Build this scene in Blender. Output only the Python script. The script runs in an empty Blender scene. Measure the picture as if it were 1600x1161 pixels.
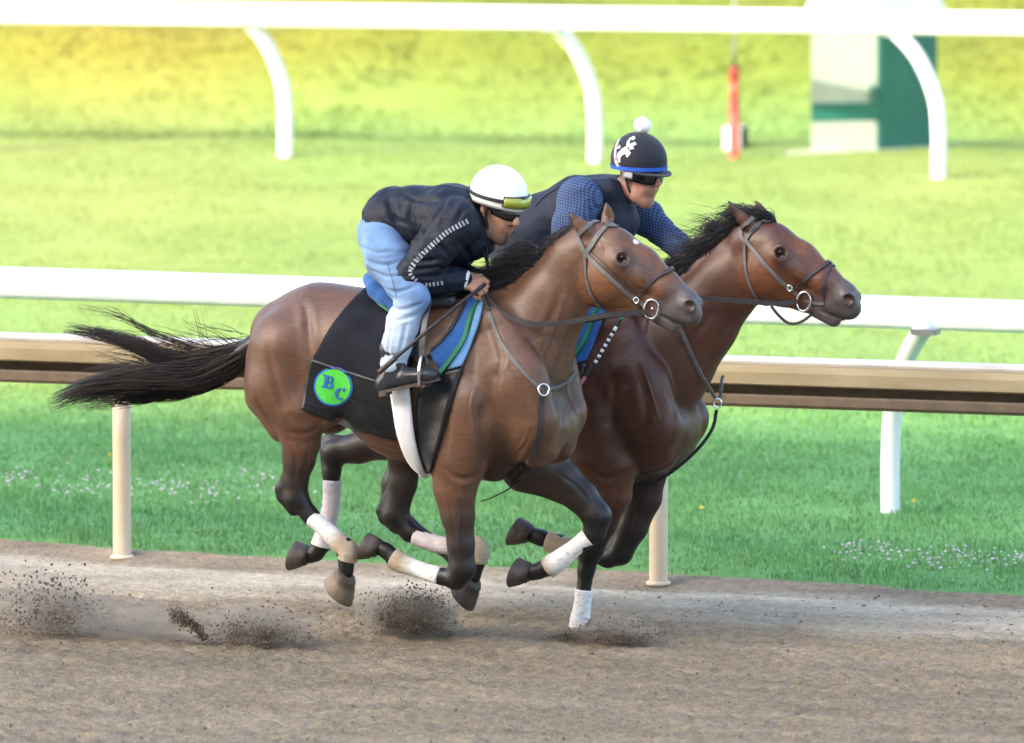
import bpy, math, random
import numpy as np
from mathutils import Vector, Matrix
from mathutils.bvhtree import BVHTree

random.seed(7)
RNG = np.random.default_rng(11)
SC = bpy.context.scene
COL = SC.collection

# ------------------------------------------------------------------ camera, sky, sun, exposure
CAM_H = 6.4                       # metres above the track
FPX = 15200.0                     # focal length in pixels of a 1600 px wide frame (about 342 mm)
PITCH = math.atan(1730.5 / FPX)   # looking down a little under seven degrees
cam_d = bpy.data.cameras.new('camera')
cam_d.sensor_width = 36.0
cam_d.lens = FPX * 36.0 / 1600.0
cam_d.clip_start = 0.5
cam_d.clip_end = 4000.0
cam_d.dof.use_dof = True
cam_d.dof.focus_distance = 45.6
cam_d.dof.aperture_fstop = 2.8
cam = bpy.data.objects.new('camera', cam_d)
cam.location = (0, 0, CAM_H)
cam.rotation_euler = (math.pi / 2 - PITCH, 0, 0)
COL.objects.link(cam)
SC.camera = cam

SUN_EL = math.radians(22.0)
SUN_AZ = math.radians(56.0)       # light travels this far to the right of the viewing direction
LDIR = np.array([math.sin(SUN_AZ) * math.cos(SUN_EL), math.cos(SUN_AZ) * math.cos(SUN_EL), -math.sin(SUN_EL)])
world = bpy.data.worlds.new('World')
SC.world = world
world.use_nodes = True
wn = world.node_tree
sky = wn.nodes.new('ShaderNodeTexSky')
sky.sky_type = 'NISHITA'
sky.sun_disc = False
sky.sun_elevation = SUN_EL
sky.sun_rotation = math.atan2(-LDIR[0], -LDIR[1])
sky.air_density = 0.85
sky.dust_density = 2.8
sky.ozone_density = 0.3
bg = wn.nodes['Background']
wn.links.new(sky.outputs[0], bg.inputs[0])
bg.inputs[1].default_value = 0.15
sun_d = bpy.data.lights.new('sun', 'SUN')
sun_d.energy = 2.1
sun_d.angle = math.radians(0.55)
sun_d.color = (1.0, 0.91, 0.76)
sun = bpy.data.objects.new('sun', sun_d)
sun.rotation_euler = Vector(LDIR).to_track_quat('-Z', 'Y').to_euler()
sun.location = (-60, -40, 60)
COL.objects.link(sun)

SC.view_settings.view_transform = 'Standard'
SC.view_settings.look = 'None'
SC.view_settings.gamma = 1.0
SC.view_settings.use_curve_mapping = False
SC.view_settings.exposure = 2.6
SC.render.engine = 'CYCLES'
SC.cycles.use_denoising = True
SC.cycles.max_bounces = 6

# ------------------------------------------------------------------ photograph geometry helpers
CP, SP = math.cos(PITCH), math.sin(PITCH)
def ray(u, v):
    a = (u - 800.0) / FPX
    b = -(v - 580.5) / FPX
    d = np.array([a, CP + b * SP, -SP + b * CP])
    return d / np.linalg.norm(d)
CAM = np.array([0, 0, CAM_H])
def at_height(u, v, z=0.0):
    d = ray(u, v)
    return CAM + d * ((z - CAM_H) / d[2])
def at_depth(u, v, Y):
    d = ray(u, v)
    return CAM + d * (Y / d[1])

# ------------------------------------------------------------------ noise
def _hash(ix, iy, iz, seed):
    h = (ix.astype(np.int64) * 374761393 + iy.astype(np.int64) * 668265263 + iz.astype(np.int64) * 2147483647 + seed * 974711) & 0xffffffff
    h = ((h ^ (h >> 13)) * 1274126177) & 0xffffffff
    h = ((h ^ (h >> 16)) * 2246822519) & 0xffffffff
    return ((h ^ (h >> 15)) & 0xffffff) / float(0xffffff)
def vnoise(x, y, z=None, seed=0):
    x = np.asarray(x, float); y = np.asarray(y, float)
    z = np.zeros_like(x) if z is None else np.asarray(z, float)
    ix, iy, iz = np.floor(x), np.floor(y), np.floor(z)
    fx, fy, fz = x - ix, y - iy, z - iz
    fx, fy, fz = [t * t * (3 - 2 * t) for t in (fx, fy, fz)]
    r = 0
    for a in (0, 1):
        for b in (0, 1):
            for c in (0, 1):
                w = (fx if a else 1 - fx) * (fy if b else 1 - fy) * (fz if c else 1 - fz)
                r = r + w * _hash(ix + a, iy + b, iz + c, seed)
    return r * 2 - 1
def fbm(x, y, z=None, seed=0, oct=3):
    r, a = 0, 1.0
    for o in range(oct):
        s = 2.0 ** o
        r = r + a * vnoise(x * s, y * s, None if z is None else z * s, seed + o * 17)
        a *= 0.5
    return r

# ------------------------------------------------------------------ object helpers
def tag(o, label=None, category=None, group=None, kind=None):
    if label: o['label'] = label
    if category: o['category'] = category
    if group: o['group'] = group
    if kind: o['kind'] = kind
    return o
def empty(name, loc=(0, 0, 0), rotz=0.0):
    o = bpy.data.objects.new(name, None)
    o.location = loc
    o.rotation_euler = (0, 0, rotz)
    o.empty_display_size = 0.2
    COL.objects.link(o)
    return o
def mesh_obj(name, V, F, mat, parent=None, smooth=False, colors=None, loc=None):
    """F: list of polygons or an (n,3)/(n,4) int array."""
    me = bpy.data.meshes.new(name)
    V = np.asarray(V, np.float32)
    if isinstance(F, np.ndarray):
        k = F.shape[1]
        me.vertices.add(len(V)); me.vertices.foreach_set('co', V.ravel())
        me.loops.add(F.size); me.loops.foreach_set('vertex_index', F.astype(np.int32).ravel())
        me.polygons.add(len(F))
        me.polygons.foreach_set('loop_start', np.arange(0, F.size, k, dtype=np.int32))
        me.polygons.foreach_set('loop_total', np.full(len(F), k, np.int32))
        me.update(calc_edges=True)
    else:
        me.from_pydata([tuple(map(float, p)) for p in V], [], [tuple(map(int, f)) for f in F])
        me.update()
    if smooth:
        me.polygons.foreach_set('use_smooth', np.ones(len(me.polygons), bool))
    if colors is not None:
        c = np.ones((len(V), 4), np.float32)
        c[:, :3] = np.asarray(colors, np.float32)
        at = me.color_attributes.new('Col', 'FLOAT_COLOR', 'POINT')
        at.data.foreach_set('color', c.ravel())
    for m in (mat if isinstance(mat, (list, tuple)) else [mat]):
        me.materials.append(m)
    o = bpy.data.objects.new(name, me)
    COL.objects.link(o)
    if parent is not None:
        o.parent = parent
    if loc is not None:
        o.location = loc
    return o
class MB:
    """collects pieces into one mesh"""
    def __init__(s): s.V = []; s.F = []; s.C = []; s.n = 0
    def add(s, V, F, c=None):
        V = np.asarray(V, float)
        s.V.append(V); s.F += [tuple(int(i) + s.n for i in f) for f in F]
        c = np.array([0.5, 0.5, 0.5]) if c is None else np.asarray(c, float)
        s.C.append(np.broadcast_to(c, (len(V), 3)).copy())
        s.n += len(V)
        return s
    def box(s, c, size, rotz=0.0, col=None):
        x, y, z = [t / 2 for t in size]
        P = np.array([[-x,-y,-z],[x,-y,-z],[x,y,-z],[-x,y,-z],[-x,-y,z],[x,-y,z],[x,y,z],[-x,y,z]])
        ca, sa = math.cos(rotz), math.sin(rotz)
        P = P @ np.array([[ca, sa, 0], [-sa, ca, 0], [0, 0, 1]]) + np.asarray(c, float)
        return s.add(P, [(0,3,2,1),(4,5,6,7),(0,1,5,4),(1,2,6,5),(2,3,7,6),(3,0,4,7)], col)
    def tube(s, P, R, n=10, col=None, flat=None, cap=True):
        V, F, C = tube_geo(P, R, n, col, cap)
        s.V.append(V); s.F += [tuple(i + s.n for i in f) for f in F]; s.C.append(C); s.n += len(V)
        return s
    def build(s, name, mat, parent=None, smooth=False, use_col=True):
        return mesh_obj(name, np.concatenate(s.V), s.F, mat, parent, smooth, np.concatenate(s.C) if use_col else None)
def catmull(P, n):
    P = np.asarray(P, float)
    if len(P) < 3:
        t = np.linspace(0, 1, n)[:, None]
        return P[0] * (1 - t) + P[-1] * t
    d = np.r_[0, np.cumsum(np.maximum(np.linalg.norm(np.diff(P[:, :3], axis=0), axis=1), 1e-9))]
    Q = np.vstack([2 * P[0] - P[1], P, 2 * P[-1] - P[-2]])
    out = []
    for t in np.linspace(0, d[-1], n):
        i = min(int(np.searchsorted(d, t, side='right')) - 1, len(P) - 2)
        f = (t - d[i]) / (d[i + 1] - d[i])
        p0, p1, p2, p3 = Q[i], Q[i + 1], Q[i + 2], Q[i + 3]
        out.append(0.5 * (2 * p1 + (p2 - p0) * f + (2 * p0 - 5 * p1 + 4 * p2 - p3) * f * f + (3 * p1 - p0 - 3 * p2 + p3) * f ** 3))
    return np.array(out)
def frames(P):
    P = np.asarray(P, float)
    T = np.gradient(P, axis=0)
    T /= np.maximum(np.linalg.norm(T, axis=1, keepdims=True), 1e-9)
    ref = np.array([0, 0, 1.0]) if abs(T[0][2]) < 0.9 else np.array([0, 1.0, 0])
    N = []
    n = ref
    for t in T:
        n = n - t * np.dot(n, t)
        n = n / max(np.linalg.norm(n), 1e-9)
        N.append(n)
    N = np.array(N)
    return T, N, np.cross(T, N)
def tube_geo(P, R, n=10, col=None, cap=True):
    P = np.asarray(P, float); m = len(P)
    R = np.broadcast_to(np.asarray(R, float), (m,))
    T, N, B = frames(P)
    a = np.linspace(0, 2 * math.pi, n, endpoint=False)
    V = (P[:, None] + R[:, None, None] * (np.cos(a)[None, :, None] * N[:, None] + np.sin(a)[None, :, None] * B[:, None])).reshape(-1, 3)
    F = []
    for i in range(m - 1):
        for j in range(n):
            F.append((i*n+j, i*n+(j+1) % n, (i+1)*n+(j+1) % n, (i+1)*n+j))
    if cap:
        F.append(tuple(range(n))[::-1]); F.append(tuple(range((m-1)*n, m*n)))
    if col is None: C = np.full((m * n, 3), 0.5)
    else: C = np.repeat(np.broadcast_to(np.asarray(col, float), (m, 3)), n, axis=0)
    return V, F, C

# ------------------------------------------------------------------ materials
def new_mat(name):
    m = bpy.data.materials.new(name); m.use_nodes = True
    nt = m.node_tree
    return m, nt, nt.nodes['Principled BSDF']
def N(nt, t, **kw):
    n = nt.nodes.new(t)
    for k, v in kw.items():
        setattr(n, k, v)
    return n
def mat(name, c1, c2=None, scale=20.0, rough=0.6, bump=0.0, bump_scale=None, metal=0.0, attr=False, spec=0.5, detail=4.0,
        stretch=(1, 1, 1), sheen=0.0, coat=0.0, bump_dist=0.01, mixamt=1.0, rvar=0.0):
    """colour c1..c2 by noise (times the vertex colour if attr), optional noise relief"""
    m, nt, p = new_mat(name)
    L = nt.links.new
    tc = N(nt, 'ShaderNodeTexCoord'); mp = N(nt, 'ShaderNodeMapping')
    mp.inputs['Scale'].default_value = stretch
    L(tc.outputs['Object'], mp.inputs['Vector'])
    nz = N(nt, 'ShaderNodeTexNoise'); nz.inputs['Scale'].default_value = scale; nz.inputs['Detail'].default_value = detail
    L(mp.outputs[0], nz.inputs['Vector'])
    rp = N(nt, 'ShaderNodeValToRGB')
    rp.color_ramp.elements[0].position = 0.32; rp.color_ramp.elements[1].position = 0.68
    c2 = c1 if c2 is None else c2
    rp.color_ramp.elements[0].color = (*c1, 1); rp.color_ramp.elements[1].color = (*c2, 1)
    L(nz.outputs['Fac'], rp.inputs[0])
    src = rp.outputs[0]
    if attr:
        va = N(nt, 'ShaderNodeVertexColor', layer_name='Col')
        mx = N(nt, 'ShaderNodeMix', data_type='RGBA', blend_type='MULTIPLY')
        mx.inputs['Factor'].default_value = 1.0
        L(va.outputs[0], mx.inputs[6]); L(src, mx.inputs[7])
        src = mx.outputs[2]
    L(src, p.inputs['Base Color'])
    p.inputs['Roughness'].default_value = rough
    p.inputs['Metallic'].default_value = metal
    p.inputs['Specular IOR Level'].default_value = spec
    p.inputs['Sheen Weight'].default_value = sheen
    p.inputs['Coat Weight'].default_value = coat
    if rvar:
        mr = N(nt, 'ShaderNodeMapRange')
        mr.inputs['To Min'].default_value = rough - rvar; mr.inputs['To Max'].default_value = rough + rvar
        L(nz.outputs['Fac'], mr.inputs[0]); L(mr.outputs[0], p.inputs['Roughness'])
    if bump:
        nb = N(nt, 'ShaderNodeTexNoise'); nb.inputs['Scale'].default_value = bump_scale or scale * 3; nb.inputs['Detail'].default_value = 5
        L(mp.outputs[0], nb.inputs['Vector'])
        bp = N(nt, 'ShaderNodeBump'); bp.inputs['Strength'].default_value = bump; bp.inputs['Distance'].default_value = bump_dist
        L(nb.outputs['Fac'], bp.inputs['Height']); L(bp.outputs[0], p.inputs['Normal'])
    return m
# ================================================================== THE SETTING
TRK = math.radians(21.0)                      # the track runs to the right and towards the viewer
TD = np.array([math.cos(TRK), -math.sin(TRK)])  # along the track
TQ = np.array([math.sin(TRK), math.cos(TRK)])   # across it, away from the viewer
def sq(p): return np.dot(p[:2], TD), np.dot(p[:2], TQ)
E0, E1 = at_height(0, 846), at_height(1600, 932)
EDGE_Q = 0.5 * (sq(E0)[1] + sq(E1)[1])        # q of the dirt/grass border

M_ground = mat('far_ground', (0.05, 0.09, 0.02), (0.09, 0.12, 0.03), 0.6, rough=0.9)
gs = 2500.0
ground = mesh_obj('ground', [(-gs,-gs,-0.06),(gs,-gs,-0.06),(gs,gs,-0.06),(-gs,gs,-0.06)], [(0,1,2,3)], M_ground)
tag(ground, kind='structure')

# ---- the dirt track: harrowed, clotted surface with real relief, pale dry strip along the rail
def dirt_material():
    m, nt, p = new_mat('track_dirt')
    L = nt.links.new
    va = N(nt, 'ShaderNodeVertexColor', layer_name='Col')
    tc = N(nt, 'ShaderNodeTexCoord')
    n1 = N(nt, 'ShaderNodeTexNoise'); n1.inputs['Scale'].default_value = 26; n1.inputs['Detail'].default_value = 8; n1.inputs['Roughness'].default_value = 0.7
    L(tc.outputs['Object'], n1.inputs['Vector'])
    rp = N(nt, 'ShaderNodeValToRGB')
    rp.color_ramp.elements[0].position = 0.3; rp.color_ramp.elements[1].position = 0.7
    rp.color_ramp.elements[0].color = (0.62, 0.6, 0.58, 1); rp.color_ramp.elements[1].color = (1.25, 1.22, 1.2, 1)
    L(n1.outputs['Fac'], rp.inputs[0])
    mx = N(nt, 'ShaderNodeMix', data_type='RGBA', blend_type='MULTIPLY'); mx.inputs['Factor'].default_value = 1
    L(va.outputs[0], mx.inputs[6]); L(rp.outputs[0], mx.inputs[7])
    L(mx.outputs[2], p.inputs['Base Color'])
    p.inputs['Roughness'].default_value = 0.95
    p.inputs['Specular IOR Level'].default_value = 0.15
    n2 = N(nt, 'ShaderNodeTexNoise'); n2.inputs['Scale'].default_value = 70; n2.inputs['Detail'].default_value = 6
    L(tc.outputs['Object'], n2.inputs['Vector'])
    bp = N(nt, 'ShaderNodeBump'); bp.inputs['Strength'].default_value = 0.7; bp.inputs['Distance'].default_value = 0.02
    L(n2.outputs['Fac'], bp.inputs['Height']); L(bp.outputs[0], p.inputs['Normal'])
    return m
M_dirt = dirt_material()
def grid_mesh(name, s0, s1, q0, q1, ns, nq, zf, cf, material):
    S, Q = np.meshgrid(np.linspace(s0, s1, ns), np.linspace(q0, q1, nq), indexing='ij')
    s, q = S.ravel(), Q.ravel()
    X = s * TD[0] + q * TQ[0]; Y = s * TD[1] + q * TQ[1]
    Z = zf(s, q)
    idx = np.arange(ns * nq).reshape(ns, nq)
    F = np.stack([idx[:-1,:-1], idx[1:,:-1], idx[1:,1:], idx[:-1,1:]], -1).reshape(-1, 4)
    return mesh_obj(name, np.stack([X, Y, Z], 1), F, material, None, True, cf(s, q))
def edge_wobble(s): return 0.10 * vnoise(s * 0.9, s * 0 + 3.1) + 0.05 * vnoise(s * 3.1, s * 0 + 7.7)
def dirt_z(s, q):
    d = EDGE_Q + edge_wobble(s) - q
    amp = np.clip((d - 0.4) / 1.3, 0.25, 1.0)
    n = 0.007 * fbm(s * 2.2, q * 8, seed=3, oct=2) + 0.020 * np.abs(fbm(s * 9, q * 22, seed=9, oct=3))
    n += 0.016 * np.maximum(vnoise(s * 20, q * 36, seed=21) - 0.3, 0)
    n += 0.007 * np.sin(q * 62 + 2.0 * vnoise(s * 0.9, q * 2, seed=4)) * (0.6 + 0.4 * vnoise(s * 1.3, q * 3, seed=14))
    z = n * amp - 0.02
    z = z + 0.05 * np.clip(1 - np.abs(d - 0.18) / 0.35, 0, 1) ** 2      # soft lip against the turf
    return z
def dirt_c(s, q):
    d = EDGE_Q + edge_wobble(s) - q
    brown = np.array([0.262, 0.215, 0.150]); pale = np.array([0.56, 0.49, 0.375]); soil = np.array([0.29, 0.232, 0.165])
    wn = 0.20 * fbm(s * 0.8, q * 3.2, seed=31, oct=3)
    a = np.clip((d + wn - 0.28) / 0.2, 0, 1) * np.clip((1.55 - d - wn * 1.2) / 1.3, 0, 1)
    b = np.clip((0.42 - d - wn * 0.6) / 0.25, 0, 1)
    c = brown * (1 - a[:, None]) + pale * a[:, None]
    c = c * (1 - b[:, None]) + soil * b[:, None]
    m = 1 + 0.16 * fbm(s * 2.2, q * 6, seed=41, oct=3)
    deep = np.clip((d - 2.1) / 0.6, 0, 1) * np.clip((5.6 - d) / 2.0, 0, 1)   # moist raked lane
    return c * (m * (1 - 0.12 * deep))[:, None]
sc0, qc0 = sq(at_height(800, 985))
o = grid_mesh('dirt_track', sc0 - 5.2, sc0 + 5.2, EDGE_Q - 6.6, EDGE_Q + 0.35, 620, 470, dirt_z, dirt_c, M_dirt)
tag(o, kind='structure')
# the same dirt further along and nearer, where the picture does not look closely
def strip(name, s0, s1, q0, q1, ns, nq, z0):
    return tag(grid_mesh(name, s0, s1, q0, q1, ns, nq, lambda s, q: dirt_z(s, q) + z0, dirt_c, M_dirt), kind='structure')
strip('dirt_track', sc0 - 60, sc0 - 5.2, EDGE_Q - 22, EDGE_Q + 0.35, 160, 90, 0)
strip('dirt_track', sc0 + 5.2, sc0 + 60, EDGE_Q - 22, EDGE_Q + 0.35, 160, 90, 0)
strip('dirt_track', sc0 - 5.2, sc0 + 5.2, EDGE_Q - 22, EDGE_Q - 6.6, 80, 110, 0)

# ---- turf: soil sheet with grass-coloured material, then real blades on it
BANK_Y0 = 71.6
def bank_z(x, y):
    b0 = BANK_Y0 - 0.15 * x
    return np.where(y > b0, (y - b0) * 0.34 * np.clip((y - b0) / 1.6, 0, 1), 0)
def turf_z(s, q):
    x = s * TD[0] + q * TQ[0]; y = s * TD[1] + q * TQ[1]
    z = 0.025 * fbm(s * 0.7, q * 0.7, seed=51, oct=2) + np.where(y > BANK_Y0 + 1, 0.12 * fbm(x * 0.5, y * 0.7, seed=52, oct=2), 0)
    d = q - EDGE_Q - edge_wobble(s)
    z = z * np.clip(d / 2, 0, 1) + 0.01 - 0.09 * np.clip(0.08 - d, 0, 0.1) / 0.1
    return z + bank_z(x, y)
def turf_tone(x, y, s, q):
    """0 lush green .. 1 straw, own patches plus a painted sun and shade step"""
    t = 0.40 + 0.13 * fbm(x * 0.35, y * 0.16, seed=61, oct=3)
    far = np.clip((y - 53.0) / 2.5, 0, 1)  # greener inside the stand's shade, yellower beyond: sun and shade put into the tone
    t = t * (0.25 + 0.75 * far)
    mow = np.clip((y - 64.0) / 3, 0, 1) * np.clip((72 - y) / 1.5, 0, 1)
    t = t + 0.10 * mow
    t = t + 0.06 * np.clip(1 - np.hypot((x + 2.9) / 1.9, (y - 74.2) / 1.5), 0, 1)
    t = t + 0.12 * np.clip((y - 72.5) / 2, 0, 1) * np.clip(0.2 + vnoise(x * 0.9, y * 0.5, seed=66), 0, 1)
    return np.clip(t, 0, 1)
G_LUSH = np.array([0.118, 0.305, 0.105]); G_MID = np.array([0.200, 0.268, 0.068]); G_STRAW = np.array([0.40, 0.34, 0.12])
def turf_col(t, x=None, y=None):
    t = np.asarray(t)[:, None]
    if y is not None:
        b = np.clip((np.asarray(y) - BANK_Y0 + .15 * np.asarray(x) - .2) / 1.2, 0, 1)[:, None]      # coarser, yellower grass on the bank
        return turf_col(t[:, 0]) * (1 - b * (1 - np.array([0.72, 0.57, 0.33])))
    return np.where(t < 0.5, G_LUSH * (1 - t * 2) + G_MID * t * 2, G_MID * (2 - t * 2) + G_STRAW * (t * 2 - 1))
M_turf = mat('turf_soil', (0.86, 0.87, 0.82), (1.08, 1.07, 1.05), 9, rough=0.9, bump=0.12, bump_scale=30, attr=True, bump_dist=0.03, spec=0.2, stretch=(0.25, 1.0, 1.0))
def turf_c(s, q):
    x = s * TD[0] + q * TQ[0]; y = s * TD[1] + q * TQ[1]
    return turf_col(turf_tone(x, y, s, q), x, y)
sc1 = sq(at_height(800, 300))[0]
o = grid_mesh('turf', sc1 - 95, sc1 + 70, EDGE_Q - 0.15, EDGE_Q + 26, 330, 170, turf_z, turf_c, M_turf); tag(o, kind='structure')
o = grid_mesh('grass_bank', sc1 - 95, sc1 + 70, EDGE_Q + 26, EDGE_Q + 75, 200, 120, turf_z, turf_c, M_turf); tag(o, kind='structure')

M_grass = mat('grass_blades', (0.9, 0.9, 0.9), (1.15, 1.15, 1.1), 3, rough=0.6, attr=True, spec=0.2)
def soften_normals(m, f):
    nt = m.node_tree; p = nt.nodes['Principled BSDF']
    g = N(nt, 'ShaderNodeNewGeometry'); mx = N(nt, 'ShaderNodeMix', data_type='VECTOR'); mx.inputs['Factor'].default_value = f
    mx.inputs[5].default_value = (0, 0, 1); nt.links.new(g.outputs['Normal'], mx.inputs[4])
    nn = N(nt, 'ShaderNodeVectorMath', operation='NORMALIZE'); nt.links.new(mx.outputs[1], nn.inputs[0]); nt.links.new(nn.outputs[0], p.inputs['Normal'])
soften_normals(M_grass, 0.6)
def add_translucency(m, f):
    nt = m.node_tree; p = nt.nodes['Principled BSDF']; o_ = nt.nodes['Material Output']
    tr = N(nt, 'ShaderNodeBsdfTranslucent'); mx = N(nt, 'ShaderNodeMixShader'); mx.inputs[0].default_value = f
    nt.links.new(p.inputs['Base Color'].links[0].from_socket, tr.inputs['Color'])
    nt.links.new(p.outputs[0], mx.inputs[1]); nt.links.new(tr.outputs[0], mx.inputs[2]); nt.links.new(mx.outputs[0], o_.inputs['Surface'])
add_translucency(M_grass, 0.45)
def blades(name, n, x0, x1, y0, y1, h, w, label, qmin=None, tilt=0.5, bright=1.0, dens=None):
    x = RNG.uniform(x0, x1, n); y = RNG.uniform(y0, y1, n)
    s = x * TD[0] + y * TD[1]; q = x * TQ[0] + y * TQ[1]
    keep = q > EDGE_Q + edge_wobble(s) + 0.02
    if dens is not None: keep &= RNG.random(n) < dens(x, y, s, q)
    x, y, s, q = x[keep], y[keep], s[keep], q[keep]; n = len(x)
    z = turf_z(s, q)
    hh = h * RNG.uniform(0.5, 1.25, n) * (1 + 0.5 * vnoise(x * 2.3, y * 2.3, seed=71))
    d = q - EDGE_Q - edge_wobble(s)
    hh = hh * np.where(d < 0.5, 1 + 0.5 * vnoise(x * 3, y * 3, seed=75), 1)
    a = RNG.uniform(0, 2 * math.pi, n); la = RNG.uniform(0, 2 * math.pi, n); lean = hh * RNG.uniform(0.1, tilt * 2, n)
    ww = w * RNG.uniform(0.6, 1.3, n)
    bx, by = np.cos(a) * ww / 2, np.sin(a) * ww / 2
    lx, ly = np.cos(la) * lean, np.sin(la) * lean
    P = np.empty((n, 5, 3))
    P[:, 0] = np.stack([x - bx, y - by, z - 0.01], 1); P[:, 1] = np.stack([x + bx, y + by, z - 0.01], 1)
    P[:, 2] = np.stack([x - bx * .8 + lx * .35, y - by * .8 + ly * .35, z + hh * .6], 1)
    P[:, 3] = np.stack([x + bx * .8 + lx * .35, y + by * .8 + ly * .35, z + hh * .6], 1)
    P[:, 4] = np.stack([x + lx, y + ly, z + hh * 0.95], 1)
    b = (np.arange(n) * 5)[:, None]
    F = np.concatenate([b + [0, 1, 3], b + [0, 3, 2], b + [2, 3, 4]]).astype(np.int32)
    t = np.clip(turf_tone(x, y, s, q) + RNG.normal(0, 0.07, n), 0, 1)
    c = turf_col(t, x, y) * (bright * RNG.uniform(0.95, 1.35, n))[:, None]
    C = np.repeat(c, 5, axis=0)
    o = mesh_obj(name, P.reshape(-1, 3), F, M_grass, None, False, C)
    return tag(o, label, 'grass', kind='stuff')
blades('grass', 230000, -6, 6, 44.0, 55.5, 0.030, 0.007, 'lush green grass of the shaded verge behind the gold rail')
blades('grass', 120000, -6.5, 6.5, 55.5, 71.5, 0.020, 0.010, 'sunlit mown turf between the two white rails')
blades('grass', 90000, -7.5, 7.5, 71.2, 88, 0.038, 0.014, 'rough sunlit grass covering the bank behind the far rail', tilt=0.7)

# clover in flower along the verge
def clover(pts, label):
    m = MB(); st = MB()
    for (x, y, r, n) in pts:
        for _ in range(n):
            px, py = x + random.gauss(0, r), y + random.gauss(0, r * 0.9)
            s, q = np.dot((px, py), TD), np.dot((px, py), TQ)
            if q < EDGE_Q + 0.1: continue
            z = float(turf_z(np.array([s]), np.array([q]))[0]) + random.uniform(0.05, 0.11)
            rr = random.uniform(0.005, 0.011)
            k = 5
            P = [(px, py, z + rr)] + [(px + rr * math.cos(j * 2 * math.pi / k), py + rr * math.sin(j * 2 * math.pi / k), z) for j in range(k)] + [(px, py, z - rr * .8)]
            F = [(0, 1 + j, 1 + (j + 1) % k) for j in range(k)] + [(k + 1, 1 + (j + 1) % k, 1 + j) for j in range(k)]
            c = random.uniform(0.45, 0.65)
            m.add(P, F, (c, c * random.uniform(0.86, 0.96), c * random.uniform(0.88, 1.0)))
    o = m.build('clover_flowers', M_clover)
    return tag(o, label, 'flowers', kind='stuff')
M_clover = mat('clover_petals', (0.9, 0.9, 0.9), (1, 1, 1), 40, rough=0.8, attr=True)
lp = []
for u in range(-140, 460, 13):
    p = at_height(u + random.uniform(-8, 8), 775 + 0.03 * u * 0 + random.gauss(2, 15)); lp.append((p[0], p[1], 0.07, random.randint(1, 8)))
clover(lp, 'white clover in flower in the verge left of the horses')
lp = []
for u in range(1310, 1760, 10):
    p = at_height(u + random.uniform(-8, 8), 893 + 0.02 * (u - 1310) + random.gauss(0, 9)); lp.append((p[0], p[1], 0.05, random.randint(1, 7)))
clover(lp, 'white clover in flower at the right edge of the verge')
M_dand = mat('dandelion', (0.75, 0.5, 0.02), (0.85, 0.6, 0.03), 40, rough=0.8)
for (u, v, lab) in ((1097, 792, 'yellow dandelion in the grass right of the far gold rail post'), (1428, 781, 'yellow dandelion just right of the near white rail post'),
                    (172, 708, 'yellow dandelion in the grass beside the left gold rail post')):
    p = at_height(u, v + 18)
    m = MB()
    k = 9
    for lay, (ra, za) in enumerate(((0.015, 0.0), (0.010, 0.006))):
        P = [(0, 0, 0.035 + za + 0.004)] + [(ra * (1 if j % 2 else 0.75) * math.cos(j * 2 * math.pi / (2 * k)), ra * (1 if j % 2 else 0.75) * math.sin(j * 2 * math.pi / (2 * k)), 0.035 + za) for j in range(2 * k)]
        m.add(P, [(0, 1 + j, 1 + (j + 1) % (2 * k)) for j in range(2 * k)])
    m.tube([(0, 0, 0), (0.003, 0, 0.02), (0, 0, 0.035)], 0.002, 5)
    tag(m.build('dandelion', M_dand), lab, 'flower', 'dandelions in the verge').location = (p[0], p[1], 0.02)

# ---- the three rails
def prof_extrude(prof, A, B, n=2):
    """prof: (offset towards viewer, z) outline; swept from A to B (2-D points)"""
    A = np.asarray(A, float)[:2]; B = np.asarray(B, float)[:2]
    d = (B - A) / np.linalg.norm(B - A); near = np.array([d[1], -d[0]])
    k = len(prof); V = []
    for i in range(n):
        p = A + (B - A) * i / (n - 1)
        for (o_, z) in prof: V.append((*(p + near * o_), z))
    F = [(i * k + j, (i + 1) * k + j, (i + 1) * k + (j + 1) % k, i * k + (j + 1) % k) for i in range(n - 1) for j in range(k)]
    F += [tuple(range(k)), tuple(range((n - 1) * k, n * k))[::-1]]
    return np.array(V), F
def far_pts(P0, P1, a, b):
    P0, P1 = np.asarray(P0), np.asarray(P1); d = P1 - P0
    return P0 + d * a, P0 + d * b

M_gold = mat('gold_rail_paint', (0.33, 0.262, 0.15), (0.43, 0.35, 0.21), 9, rough=0.42, bump=0.15, bump_scale=40, stretch=(0.3, 0.3, 1), spec=0.4)
M_goldtop = mat('gold_rail_cap', (0.46, 0.40, 0.32), (0.60, 0.53, 0.43), 12, rough=0.5, bump=0.2, bump_scale=60, stretch=(0.3, 0.3, 1))
M_goldlip = mat('gold_rail_lip', (0.12, 0.085, 0.052), (0.17, 0.12, 0.075), 14, rough=0.5)
M_post = mat('cream_post_paint', (0.55, 0.44, 0.30), (0.68, 0.57, 0.41), 7, rough=0.5, bump=0.2, bump_scale=30, stretch=(1, 1, 0.3))
M_white = mat('white_rail', (0.72, 0.72, 0.73), (0.80, 0.80, 0.80), 5, rough=0.4, bump=0.05, bump_scale=20)

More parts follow.
